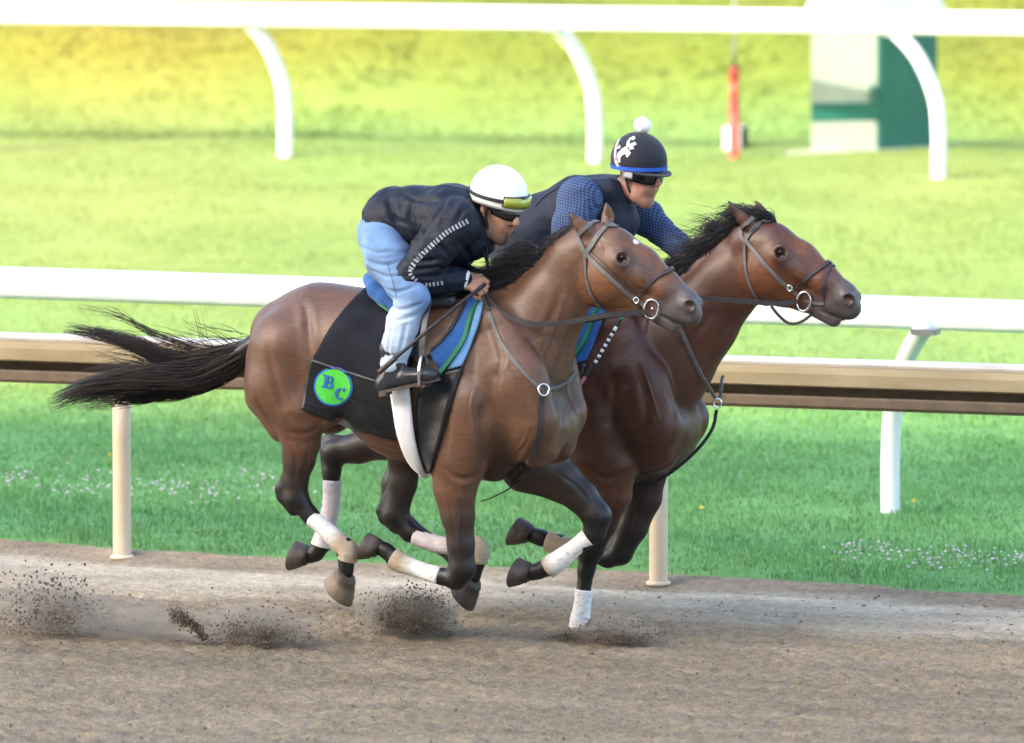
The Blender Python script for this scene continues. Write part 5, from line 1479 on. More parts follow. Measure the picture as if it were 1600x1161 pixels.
bV, bF = bs.mesh(1)
bC = np.broadcast_to(sc_, (len(bV), 3))
hn = FRN.px(744, 443, .10); hf = FRN.px(772, 441, -.06)
fa = make_fist(hn, (1, .05, -.28), (.1, -.72, -.66), (-.15, .66, -.72), SK1, 1.3)
fb = make_fist(hf, (1, -.05, -.25), (.1, .72, -.66), (-.15, -.66, -.72), SK1, 1.3)
V, F, C = join([hv, (bV, bF, bC), fa, fb])
mesh_obj('body', V, F, M_skin, R1, True, C)
# jacket
js = Sculpt(0.0075)
limb(FRN, js, [(606,336,0,36,1.35),(650,346,0,44,1.2),(700,347,0,50,1.22),(722,348,0,46,1.3)], .05)
limb(FRN, js, [(610,312,0,18,1.6),(640,318,0,20,1.5),(700,318,0,22,1.9),(728,320,0,22,1.9)], .06)
limb(FRN, js, [(602,345,.08,28,1),(600,345,-.08,28,1)], .05)
limb(FRN, js, [(727,350,0,34,1.2),(750,350,0,27,1.0)], .03)                                   # collar
limb(FRN, js, [(712,350,.17,40,.9),(676,392,.24,31,.9),(645,426,.275,24,.9)], .03)            # near sleeve
limb(FRN, js, [(645,426,.275,24,.9),(676,437,.215,22,.9),(708,436,.145,18,1),(722,436,.12,16,1)], .018)
limb(FRN, js, [(730,350,-.17,36,.9),(715,390,-.24,28,.9),(700,420,-.26,22,.9)], .03)
limb(FRN, js, [(700,420,-.26,22,.9),(730,434,-.18,19,.9),(752,438,-.10,15,1)], .018)
limb(FRN, js, [(720,375,0,40,1.1),(745,375,0,30,1.0)], .04)                                   # loose front
jV, jF = js.mesh(2)
jV = folds(folds(jV, jF, .0055, 33, (9, 9, 14)), jF, .003, 71, (22, 10, 26))
jV = furrow_disp(Skin(FRN, jV, jF), jV, jF, [([(650,304),(642,336),(652,372),(646,396)], .016, .016, False), ([(700,300),(690,326),(668,352),(655,380)], .014, .014, False), ([(606,304),(614,336),(626,372)], .015, .014, False),
    ([(636,402),(660,408),(690,404)], .012, .012, False), ([(634,420),(658,420),(684,418),(704,424)], .010, .013, False), ([(640,434),(664,432),(690,432)], .009, .010, False), ([(672,372),(690,386),(704,404)], .012, .012, False),
    ([(716,372),(730,392),(738,412)], .012, .012, False), ([(600,330),(620,344),(640,350)], .012, .009, False), ([(620,296),(650,312),(690,314)], .014, .009, False), ([(735,320),(722,330),(712,350)], .012, .012, False), ([(655,392),(668,398),(676,412)], .008, .010, False)], 1.0)
mesh_obj('jacket', jV, jF, M_jacket, R1, True)
SKJ = Skin(FRN, jV, jF)
m = MB()                                                     # row of pale dashes down the sleeve
path = catmull(np.array([(729,346,0),(700,362,0),(672,386,0),(650,408,0),(641,424,0),(648,436,0),(664,444,0),(690,442,0)], float), 31)
for i in range(0, 31):
    if 24 <= i <= 25: continue
    u, v = path[i, :2]; d = path[min(i + 1, 30), :2] - path[max(i - 1, 0), :2]; d /= np.linalg.norm(d); nrm_ = np.array([-d[1], d[0]])
    wv = 3.8 if i < 20 else 2.8
    q = [SKJ.hit(*(np.array([u, v]) + d * a * 1.5 + nrm_ * b_ * wv)) for a, b_ in ((-1, -1), (1, -1), (1, 1), (-1, 1))]
    lo_ = [p + nn * .002 for p, nn in q]; hi_ = [p + nn * .005 for p, nn in q]
    m.add(lo_ + hi_, [(0,1,2,3),(7,6,5,4),(0,4,5,1),(1,5,6,2),(2,6,7,3),(3,7,4,0)])
st_ = m.build('sleeve_stripe', M_reflect, R1); st_['kind'] = 'stuff'
for (a, b_, wd) in (((752,386),(764,420),.012), ((760,384),(762,414),.010)):                     # draw cords at the throat
    p0, p1 = FRN.px(*a, .06), FRN.px(*b_, .07)
    Q = catmull(np.array([p0, (p0 + p1) / 2 + [.006, -.01, 0], p1]), 10); m = MB(); m.tube(Q, .006, 8); m.build('draw_cord', M_jacket, R1, True)
m = MB(); cp = FRN.px(724, 437, .118); cq = FRN.px(731, 439, .11)
m.tube([cp, (cp + cq) / 2, cq], [.046, .048, .043], 18); m.build('cuff', M_wcloth, R1, True)
# jeans
ds = Sculpt(0.0075)
DN = (0.13, 0.225, 0.385); DL = (0.46, 0.56, 0.68)  # DL: shins whitened, their overexposed light put into the denim colour
limb(FRN, ds, [(596,362,0,36,1.2,DN),(606,378,0,32,1.2,DN)], .04)
limb(FRN, ds, [(598,372,.10,39,.95,DN),(608,406,.18,35,.9,DN),(632,444,.265,28,.85,DN),(647,464,.30,24,.85,DN)], .03, True)
limb(FRN, ds, [(645,466,.30,24,.85,DN),(629,505,.325,24,.9,DL),(620,540,.34,22,.9,DL),(615,566,.345,20,.95,DL)], .02, True)
dV, dF = ds.mesh(2)
dV = folds(dV, dF, .0065, 77, (5, 5, 13))
dV = furrow_disp(Skin(FRN, dV, dF), dV, dF, [([(560,384),(585,394),(615,392)], .010, .012, True), ([(564,404),(594,414),(628,408)], .010, .013, True), ([(576,420),(606,432),(640,424)], .009, .011, True), ([(596,448),(620,456),(652,446)], .009, .012, True),
    ([(603,476),(626,484),(660,474)], .009, .012, True), ([(600,492),(622,500),(650,492)], .008, .010, True), ([(612,505),(608,535),(606,558)], .008, .008, True), ([(636,500),(630,530),(624,556)], .009, .008, True), ([(596,548),(614,556),(634,550)], .007, .010, True),
    ([(570,350),(582,372),(600,384)], .010, .008, True)], 1.0)
fade = np.clip(.5 + .6 * fbm(dV[:, 0] * 6, dV[:, 1] * 6, dV[:, 2] * 6, seed=19, oct=3), 0, 1)[:, None]
mesh_obj('jeans', dV, dF, M_denim, R1, True, ds.colours(dV) * (0.66 + .68 * fade))
SKD = Skin(FRN, dV, dF)
PK = [[(563,352),(578,354),(592,357)]]
for line in [[(604,410),(614,440),(620,466)]]:
    P, Nn = skin_strap(SKD, line, .008, n=34); m = MB(); m.add(*strap_geo(P, Nn, .005, .0015)); m.build('stitching', M_stitch, R1)
boot(R1, FRN, (592, 614), (690, 592), (617, 568), .35, 1)
boot(R1, FRN, (592, 614), (690, 592), (617, 568), .35, -1)
# helmet, goggles pushed up on it, dark glasses, chin strap
V, F = helmet_geo(H1, front=-12, side=-19, backe=-30); he = mesh_obj('helmet', V, F, M_helmw, R1, True)
V, F = hel_band(H1, lambda a: (.047 + .018 * math.cos(a), .0075), math.radians(38), math.radians(322), 50, .004); mesh_obj('goggle_strap', V, F, M_blk, he)
V, F = hel_band(H1, lambda a: (.060 + .004 * math.cos(2 * a), .023 - .013 * math.exp(-(a / .16) ** 2) * .6 - .007 * abs(a)), math.radians(-44), math.radians(44), 30, .014); mesh_obj('goggle_lens', V, F, M_ylens, he, True)
V, F = hel_band(H1, lambda a: (.060 + .004 * math.cos(2 * a), .027 - .007 * abs(a)), math.radians(-46), math.radians(46), 30, .007); mesh_obj('goggle_frame', V, F, M_blk, he, True)
V, F = band_geo(H1, .094, .078, 0, lambda a: (.000 - .004 * math.cos(a * 2), .0205 - .006 * abs(a) ** 2 * .6, .004 + .006 * math.exp(-(a / .3) ** 2)), math.radians(-72), math.radians(72), 30, .004, 0.004); mesh_obj('sunglasses', V, F, M_lens, R1, True)
for g in (1, -1):
    Q = H1.to(np.array([(.034, g * .083, .004), (.01, g * .088, .008), (-.015, g * .088, .006)])); m = MB(); m.tube(catmull(Q, 8), .004, 6); m.build('temple_arm', M_lens, R1, True)
    Q = H1.to(np.array([(.012, g * .088, .022), (.018, g * .083, -.03), (.03, g * .062, -.085), (.036, g * .02, -.118), (.036, 0, -.122)])); m = MB(); Qs = catmull(Q, 16)
    m.tube(Qs, .0065, 8); m.build('chin_strap', M_blk, R1, True)

# ---------------------------------------------------------------- far rider
R2 = empty('person', FRF.b, -FRF.yaw)
tag(R2, 'rider in navy bobble helmet, goggles, dark vest and blue plaid sleeves', 'person', 'riders on the two horses')
SK2 = (0.41, 0.215, 0.152)
H2 = Head(FRF, 999, 268, .0, math.radians(22), math.radians(9), 1.10)
neck2 = FRF.px(955, 305, 0)
hv = make_head(H2, neck2, SK2, None)
bs = Sculpt(0.009)
limb(FRF, bs, [(955,310,0,18),(915,330,0,32,1.1),(860,352,0,34,1.1),(805,375,0,34,1.2)], .03)
limb(FRF, bs, [(915,318,.17,22),(884,385,.25,14),(935,430,.13,10),(950,440,.1,9)], .02)
limb(FRF, bs, [(975,322,-.18,16),(1030,360,-.21,11),(1072,395,-.11,10),(1082,406,-.08,9)], .02)
limb(FRF, bs, [(800,385,.09,24),(822,428,.18,20),(856,478,.29,16),(836,530,.33,14),(820,575,.345,11)], .02, True)
bV, bF = bs.mesh(1)
fa = make_fist(FRF.px(962, 444, .09), (1, .05, -.28), (.1, -.72, -.66), (-.15, .66, -.72), SK2, 1.1)
fb = make_fist(FRF.px(1090, 412, -.07), (1, -.05, -.25), (.1, .72, -.66), (-.15, -.66, -.72), SK2, 1.1)
V, F, C = join([hv, (bV, bF, np.broadcast_to(np.asarray(SK2), (len(bV), 3))), fa, fb])
mesh_obj('body', V, F, M_skin, R2, True, C)
ss = Sculpt(0.0075)
limb(FRF, ss, [(806,378,0,34,1.2),(860,356,0,38,1.15),(915,328,0,42,1.2),(950,315,0,30,1.1)], .05)
limb(FRF, ss, [(962,306,0,22,1.1),(968,300,0,20,1.0)], .02)
limb(FRF, ss, [(906,313,.185,36,.9),(893,350,.24,29,.9),(884,388,.27,23,.9)], .03)
limb(FRF, ss, [(884,388,.27,23,.9),(915,418,.20,20,.9),(945,438,.11,16,1)], .02)
limb(FRF, ss, [(975,322,-.19,30,.9),(1010,340,-.22,26,.9),(1034,362,-.21,22,.9)], .03)
limb(FRF, ss, [(1034,362,-.21,22,.9),(1060,384,-.14,19,.9),(1080,400,-.09,15,1)], .02)
sV, sF = ss.mesh(2); sV = folds(sV, sF, .007, 43, (8, 8, 12))
mesh_obj('plaid_shirt', sV, sF, M_plaid, R2, True)
vs = Sculpt(0.0075)
limb(FRF, vs, [(800,378,0,42,1.2),(850,353,0,49,1.08),(905,327,0,50,1.0),(938,317,0,41,.98)], .05)
limb(FRF, vs, [(935,310,0,36,1.2),(958,308,0,30,1.1)], .03)
limb(FRF, vs, [(930,330,0,44,1.0),(968,345,0,32,1.0)], .04)
limb(FRF, vs, [(915,300,.10,22,1),(950,296,.08,18,1)], .03, True)
vV, vF = vs.mesh(2); vV = folds(vV, vF, .004, 53, (6, 6, 9))
mesh_obj('vest', vV, vF, M_vest, R2, True)
SKV = Skin(FRF, vV, vF)
for line in ([(836,322),(850,308),(868,296),(888,286),(912,279)],):
    P, Nn = skin_strap(SKV, line, .01); m = MB(); m.add(*strap_geo(P, Nn, .006, .003)); m.build('piping', M_blk, R2)
ps = Sculpt(0.008)
limb(FRF, ps, [(798,384,0,38,1.2),(808,398,0,34,1.2)], .04)
limb(FRF, ps, [(800,390,.10,38,.95),(816,420,.18,36,.9),(846,463,.265,31,.85),(858,482,.30,27,.85)], .03, True)
limb(FRF, ps, [(856,482,.30,26,.85),(838,520,.325,25,.9),(826,556,.34,21,.9),(818,584,.345,18,.95)], .02, True)
pV, pF = ps.mesh(2); pV = folds(pV, pF, .004, 63, (14, 14, 24))
mesh_obj('breeches', pV, pF, M_pants, R2, True)
SKP = Skin(FRF, pV, pF)
for (u, v) in ((806, 402), (832, 388)):
    m = MB(); q = [SKP.hit(u + a, v + b_) for a, b_ in ((-8, 0), (0, -12), (9, 3), (1, 12))]
    m.add([p + nn * .003 for p, nn in q] + [p + nn * .006 for p, nn in q], [(0,1,2,3),(7,6,5,4),(0,4,5,1),(1,5,6,2),(2,6,7,3),(3,7,4,0)]); m.build('knee_patch', M_reflect, R2)
boot(R2, FRF, (795, 632), (889, 611), (820, 588), .35, 1)
boot(R2, FRF, (795, 632), (889, 611), (820, 588), .35, -1)
V, F = helmet_geo(H2, front=-9, side=-15, backe=-28); he2 = mesh_obj('helmet', V, F, M_helmb, R2, True)
SKH = Skin(FRF, V, np.array(F))
V, F = hel_band(H2, lambda a: (.036 - .034 * (1 - math.cos(a)) / 2, .0085), math.radians(-180), math.radians(180), 64, .003); mesh_obj('blue_band', V, F, M_bluetrim, he2)
Vb = []                                                        # small peak
nb = 22
for i, a in enumerate(np.linspace(math.radians(-62), math.radians(62), nb)):
    rx, ry = hel_r(.022)
    ext = .034 * math.cos(a) ** 1.0
    for (e, z) in ((-.004, .020), (ext, .014), (ext, .010), (-.004, .014)):
        Vb.append((HEL_C[0] + (rx + e) * math.cos(a), (ry + e * .8) * math.sin(a), z))
Fb = [(i*4+j, (i+1)*4+j, (i+1)*4+(j+1) % 4, i*4+(j+1) % 4) for i in range(nb-1) for j in range(4)] + [(0,1,2,3), tuple((nb-1)*4 + j for j in (3,2,1,0))]
mesh_obj('peak', H2.to(np.array(Vb)), Fb, M_helmb, he2)
pc = H2.to(HEL_C + np.array([-.004, 0, HEL_R[2] + .030]))         # bobble
u_, v_ = np.meshgrid(np.linspace(0, math.pi, 18), np.linspace(0, 2 * math.pi, 28, endpoint=False), indexing='ij')
sp = np.stack([np.sin(u_) * np.cos(v_), np.sin(u_) * np.sin(v_), np.cos(u_)], -1).reshape(-1, 3)
sp = sp * (.040 + .004 * vnoise(sp[:, 0] * 9, sp[:, 1] * 9, sp[:, 2] * 9, seed=4))[:, None] + pc
mesh_obj('bobble', sp, [(i*28+j, i*28+(j+1) % 28, (i+1)*28+(j+1) % 28, (i+1)*28+j) for i in range(17) for j in range(28)], M_wcloth, he2, True)
# white emblem: a leaping splash of shapes on the side of the cover
m = MB()
EMB = [[(960,240),(964,234),(970,231),(969,227)], [(963,246),(967,238),(973,232),(979,229),(983,235),(978,240),(972,243),(969,249)],
       [(979,229),(980,222),(985,216),(991,213),(993,217),(988,220),(986,225),(984,231)], [(986,225),(992,222),(995,226),(989,229),(991,233),(984,234)],
       [(978,240),(983,235),(986,239),(981,246),(979,245)], [(966,249),(969,247),(970,253),(967,254)]]
for poly in EMB:
    q = [SKH.hit(*p) for p in poly]; c_ = SKH.hit(*np.mean(poly, 0)); n_ = len(poly)
    m.add([p + nn * .003 for p, nn in q], [tuple(range(n_))])
m.build('emblem', M_wcloth, he2)
# goggles over the eyes, patterned strap running up over the cover
V, F = band_geo(H2, .097, .082, 0, lambda a: (-.004, .031 - .010 * abs(a) ** 2 * .5 - .006 * math.exp(-(a / .15) ** 2), .008), math.radians(-70), math.radians(70), 30, .006, 0.002)
gg = mesh_obj('goggles', V, F, M_lens, R2, True)
M_goggrey = mat('goggle_side', (0.30, 0.33, 0.40), (0.45, 0.48, 0.55), 40, rough=0.4)
def strap_material():
    m, nt, p = new_mat('patterned_strap'); L = nt.links.new
    tc = N(nt, 'ShaderNodeTexCoord'); nz = N(nt, 'ShaderNodeTexNoise'); nz.inputs['Scale'].default_value = 46
    L(tc.outputs['Object'], nz.inputs['Vector'])
    rp = N(nt, 'ShaderNodeValToRGB'); rp.color_ramp.interpolation = 'CONSTANT'
    e = rp.color_ramp.elements; e[0].color = (.55, .58, .66, 1); e[1].position = .46; e[1].color = (.55, .12, .14, 1)
    x = e.new(.53); x.color = (.6, .62, .70, 1); x = e.new(.60); x.color = (.06, .10, .30, 1)
    L(nz.outputs['Fac'], rp.inputs[0]); L(rp.outputs[0], p.inputs['Base Color']); p.inputs['Roughness'].default_value = .6
    return m
M_pstrap = strap_material()
for g in (1, -1):
    V, F = band_geo(H2, .100, .086, 0, lambda a: (-.002, .016, .006), g * math.radians(66), g * math.radians(88), 8, .006, 0.0)
    mesh_obj('goggle_side', V, F, M_goggrey, gg, True)
    Q = [(-.002, .094, .004)]
    for (x, z, yy) in ((-.030, .032, .0), (-.052, .066, 0), (-.066, .100, 0), (-.078, .128, 0)):
        q = max(0.02, 1 - ((x - HEL_C[0]) / HEL_R[0]) ** 2 - ((z - HEL_C[2]) / HEL_R[2]) ** 2); Q.append((x, HEL_R[1] * math.sqrt(q) + .003, z))
    Q = catmull(np.array(Q) * [1, g, 1], 18); nn = (Q - HEL_C) / HEL_R ** 2; nn /= np.linalg.norm(nn, axis=1, keepdims=True)
    Vs, Fs = strap_geo(Q, nn, .017, .003); mesh_obj('goggle_strap', H2.to(Vs), Fs, M_pstrap, gg)
    Q = H2.to(np.array([(.000, g * .088, .010), (.006, g * .084, -.03), (.022, g * .064, -.085), (.030, g * .02, -.118), (.030, 0, -.122)])); m = MB(); m.tube(catmull(Q, 16), .006, 8); m.build('chin_strap', M_blk, R2, True)
# ================================================================== THE TACK
M_lgrey = mat('worn_grey_leather', (0.085, 0.081, 0.079), (0.135, 0.128, 0.122), 30, rough=0.55, bump=0.2, bump_scale=120, bump_dist=.003)
M_lbrown = mat('dark_brown_leather', (0.035, 0.020, 0.020), (0.06, 0.037, 0.035), 30, rough=0.45, bump=0.2, bump_scale=120, bump_dist=.003)
M_lrein = mat('rubber_rein', (0.016, 0.014, 0.015), (0.03, 0.027, 0.028), 60, rough=0.6, bump=0.4, bump_scale=260, bump_dist=.003)
M_steelb = mat('bit_steel', (0.70, 0.70, 0.70), (0.85, 0.85, 0.85), 30, rough=0.18, metal=1.0)
M_tow = cloth('black_towel_weave', (0.0085, 0.0095, 0.014), (0.015, 0.017, 0.024), rough=0.85, sheen=0.0, spec=.2, bscale=220, bump=.3)
M_satin = mat('black_satin', (0.005, 0.006, 0.009), (0.010, 0.012, 0.015), 14, rough=0.36, bump=0.25, bump_scale=16, spec=0.5, bump_dist=.012)
M_pad = cloth('blue_foam_pad', (0.018, 0.085, 0.27), (0.028, 0.12, 0.36), rough=0.8, bscale=120)
M_padl = cloth('light_blue_pad', (0.12, 0.29, 0.50), (0.17, 0.35, 0.57), rough=0.8, bscale=120)
M_green = mat('green_piping', (0.015, 0.16, 0.07), (0.02, 0.20, 0.09), 40, rough=0.6)
M_tan = mat('saddle_flap_leather', (0.13, 0.060, 0.030), (0.19, 0.092, 0.046), 14, rough=0.4, bump=0.15, bump_scale=80, bump_dist=.004)
M_girth = mat('white_girth', (0.72, 0.73, 0.75), (0.86, 0.86, 0.86), 12, rough=0.75, bump=0.4, bump_scale=60, bump_dist=.006, stretch=(3, 1, .6))
M_lime = mat('lime_patch', (0.06, 0.50, 0.045), (0.08, 0.58, 0.06), 40, rough=0.7)
M_logo = mat('blue_patch', (0.015, 0.11, 0.42), (0.02, 0.14, 0.50), 40, rough=0.7)

def strap_part(name, sk, uv, width, material, parent, thick=.006, lift=.003, n=28, both=False):
    P, Nn = skin_strap(sk, uv, width, n=n, lift=lift)
    V, F = strap_geo(P, Nn, width, thick)
    if both: mesh_obj(name, mirror_y(V), [f[::-1] for f in F], material, parent)
    return mesh_obj(name, V, F, material, parent)
def over_strap(name, fr, sk, uv, width, material, parent, n=26, thick=.006):
    """a strap that runs up the near side and down the other: near half traced, far half mirrored"""
    P, Nn = skin_strap(sk, uv, width, n=n, lift=.003)
    P2, N2 = mirror_y(P)[::-1], mirror_y(Nn)[::-1]
    mid, nm = [], []
    a, b = P[-1], P2[0]
    if np.linalg.norm(a - b) > .012:
        for t in np.linspace(0, 1, 8)[1:-1]:
            q, nn = sk.near(a * (1 - t) + b * t + np.array([.02, 0, .03]) * 4 * t * (1 - t)); mid.append(q + nn * .003); nm.append(nn)
        P = np.vstack([P, mid, P2]); Nn = np.vstack([Nn, nm, N2])
    else: P = np.vstack([P, P2]); Nn = np.vstack([Nn, N2])
    m = MB(); m.add(*strap_geo(P, Nn, width, thick)); return m.build(name, material, parent)
def ring_part(name, c, ax1, ax2, r1, r2, tube_r, material, parent, n=28, sq=1.0):
    a = np.linspace(0, 2 * math.pi, n, endpoint=False)
    e = 1.0 / sq
    ca, sa = np.cos(a), np.sin(a)
    P = np.array([c + ax1 * r1 * math.copysign(abs(x) ** e * 1.0, x) + ax2 * r2 * math.copysign(abs(y) ** e, y) for x, y in zip(ca, sa)])
    V = []; k = 8
    ctr = np.asarray(c); nrm3 = np.cross(ax1, ax2)
    for p in P:
        rad = (p - ctr) / np.linalg.norm(p - ctr)
        for j in range(k):
            t = 2 * math.pi * j / k; V.append(p + tube_r * (math.cos(t) * rad + math.sin(t) * nrm3))
    F = [(i*k+j, i*k+(j+1) % k, ((i+1) % n)*k+(j+1) % k, ((i+1) % n)*k+j) for i in range(n) for j in range(k)]
    return mesh_obj(name, V, F, material, parent, True)
def free_tube(name, fr, pts, r, material, parent, n=40, flat=None):
    P = catmull(np.array([fr.px(*p) for p in pts]), n)
    m = MB(); m.tube(P, r, 10); return m.build(name, material, parent, True)
def free_strap(name, fr, pts, width, material, parent, n=44, thick=.005, normal=(0, -1, 0)):
    P = catmull(np.array([fr.px(*p) for p in pts]), n); Nn = np.tile(np.asarray(normal, float), (n, 1))
    m = MB(); m.add(*strap_geo(P, Nn, width, thick)); return m.build(name, material, parent)

# ---------------------------------------------------------------- bridles
br = empty('bridle', FRN.b, -FRN.yaw); tag(br, 'grey leather bridle with D-ring bit and brown noseband on nearer horse', 'bridle', 'bridles')
over_strap('headpiece', FRN, SKN, [(916,398),(909,385),(904,370),(912,358),(924,350)], .024, M_lgrey, br)
over_strap('browband', FRN, SKN, [(915,398),(926,382),(939,363),(952,352),(964,349)], .024, M_lgrey, br)
strap_part('cheekpiece', SKN, [(916,396),(935,416),(958,438),(980,458),(996,469),(1009,478)], .020, M_lgrey, br, both=True)
strap_part('inner_cheekpiece', SKN, [(924,396),(944,414),(966,434),(985,450),(997,458)], .013, M_lbrown, br, both=True)
over_strap('throatlatch', FRN, SKN, [(914,398),(916,422),(920,446),(929,467),(943,484)], .013, M_lgrey, br)
over_strap('noseband', FRN, SKN, [(993,466),(1003,454),(1016,441),(1031,430),(1044,425)], .018, M_lbrown, br, thick=.009)
over_strap('chin_band', FRN, SKN, [(994,468),(998,480),(1003,492)], .014, M_lbrown, br)
M_buckle = M_steelb
p, nn = SKN.hit(995, 468); ring_part('buckle', p + nn * .012, np.array([1., 0, 0]), np.array([0, 0, 1.]), .012, .013, .004, M_steelb, br)
p, nn = SKN.hit(1019, 482)
for sg in (1, -1):
    c = (p + nn * .012) * np.array([1, sg, 1])
    ring_part('bit_ring', c, np.array([.96, 0, -.26]), np.array([.26, 0, .96]),   .034, .044, .0045, M_steelb, br, sq=1.25)
q = (p + nn * .004); m = MB(); m.tube([q, q * [1, .5, 1] - [0, 0, .0], q * [1, -.5, 1], q * [1, -1, 1]], .007, 8); m.build('mouthpiece', M_steelb, br, True)
free_strap('keeper', FRN, [(1013,497,.06),(1011,507,.06),(1009,520,.055)], .016, M_lbrown, br, 8)
rein = [(1008,488,.085),(975,490,.12),(940,494,.15),(900,501,.165),(860,507,.185),(825,505,.19),(795,494,.17),(770,476,.14),(752,456,.115)]
m_ = free_strap('rein', FRN, rein, .026, M_lrein, br, 60)
free_strap('rein', FRN, [(a + 24, b - 2, -w) for a, b, w in rein], .026, M_lrein, br, 60, normal=(0, 1, 0))
free_strap('rein_loop', FRN, [(752,456,.115),(758,472,.15),(764,486,.17),(760,470,.05),(765,452,-.06)], .02, M_lrein, br, 30)

bf = empty('bridle', FRF.b, -FRF.yaw); tag(bf, 'grey leather bridle with figure noseband on the darker far horse', 'bridle', 'bridles')
over_strap('headpiece', FRF, SKF, [(1164,378),(1158,366),(1160,354),(1170,347)], .020, M_lgrey, bf)
over_strap('browband', FRF, SKF, [(1165,376),(1173,362),(1184,351),(1198,345),(1211,345)], .020, M_lgrey, bf)
strap_part('cheekpiece', SKF, [(1166,376),(1189,404),(1215,434),(1232,449),(1246,460)], .019, M_lgrey, bf, both=True)
over_strap('throatlatch', FRF, SKF, [(1164,378),(1165,411),(1171,440),(1181,462),(1192,474)], .013, M_lgrey, bf)
over_strap('noseband', FRF, SKF, [(1240,452),(1254,440),(1270,427),(1289,414)], .018, M_lbrown, bf, thick=.009)
over_strap('drop_noseband', FRF, SKF, [(1286,470),(1286,450),(1289,432),(1296,418)], .015, M_lbrown, bf)
strap_part('lower_strap', SKF, [(1262,470),(1276,474),(1288,474)], .015, M_lgrey, bf, both=True)
p, nn = SKF.hit(1234, 449); ring_part('buckle', p + nn * .012, np.array([1., 0, 0]), np.array([0, 0, 1.]), .012, .013, .004, M_steelb, bf)
p, nn = SKF.hit(1257, 470)
for sg in (1, -1):
    c = (p + nn * .012) * np.array([1, sg, 1]); ring_part('bit_ring', c, np.array([.98, 0, -.17]), np.array([.17, 0, .98]), .034, .046, .006, M_steelb, bf)
q = p; m = MB(); m.tube([q, q * [1, .5, 1], q * [1, -.5, 1], q * [1, -1, 1]], .007, 8); m.build('mouthpiece', M_steelb, bf, True)
rein = [(1246,471,.085),(1211,474,.12),(1168,471,.15),(1110,467,.175),(1060,462,.18),(1010,455,.15),(968,447,.10)]
free_strap('rein', FRF, rein, .024, M_lrein, bf, 50)
free_strap('rein', FRF, [(1262,468,-.085),(1230,462,-.12),(1180,450,-.16),(1130,430,-.16),(1095,414,-.09)], .024, M_lrein, bf, 50, normal=(0, 1, 0))
free_strap('hanging_strap', FRF, [(1205,478,.05),(1216,492,.05),(1232,505,.05),(1250,504,.05),(1268,492,.05)], .014, M_lrein, bf, 24, normal=(0, -1, .2))

# ---------------------------------------------------------------- breast collars
bc = empty('breastplate', FRN.b, -FRN.yaw); tag(bc, 'dark strap breastplate with steel ring across the chest of nearer horse', 'breastplate', 'breastplates')
strap_part('shoulder_strap', SKN, [(756,462),(762,482),(772,508),(788,542),(812,575),(840,603)], .018, M_lgrey, bc, n=40)
strap_part('shoulder_strap', SKN, [(856,608),(872,603),(888,594),(898,582)], .016, M_lgrey, bc)
strap_part('chest_strap', SKN, [(846,616),(845,645),(842,680),(834,712),(818,742),(800,757)], .028, M_lrein, bc, n=40)
free_strap('girth_strap', FRN, [(812,752,0),(790,766,0),(765,778,0),(752,782,0)], .022, M_lrein, bc, 12, normal=(0, 0, -1))
p, nn = SKN.hit(848, 609); t1 = np.cross(nn, [0, 0, 1.]); t1 /= np.linalg.norm(t1); ring_part('ring', p + nn * .008, t1, np.cross(nn, t1), .027, .027, .005, M_steelb, bc)
bm = empty('martingale', FRF.b, -FRF.yaw); tag(bm, 'loose black martingale hanging before the chest of the far horse', 'martingale')
free_strap('fork', FRF, [(1050,490,.17),(1068,524,.16),(1094,582,.10),(1118,622,.02)], .018, M_lgrey, bm, 24)
free_strap('fork', FRF, [(1130,588,-.09),(1128,596,-.06),(1127,608,-.02),(1124,624,-.01)], .016, M_lgrey, bm, 16)
ring_part('ring', FRF.px(1121, 630, 0.005), np.array([.9, .43, 0]), np.array([0, 0, 1.]), .018, .022, .0045, M_steelb, bm)
free_strap('chest_strap', FRF, [(1120,640,.0),(1113,670,.0),(1090,702,.0),(1054,734,.0),(1018,756,.0),(985,765,0)], .016, M_lrein, bm, 40)

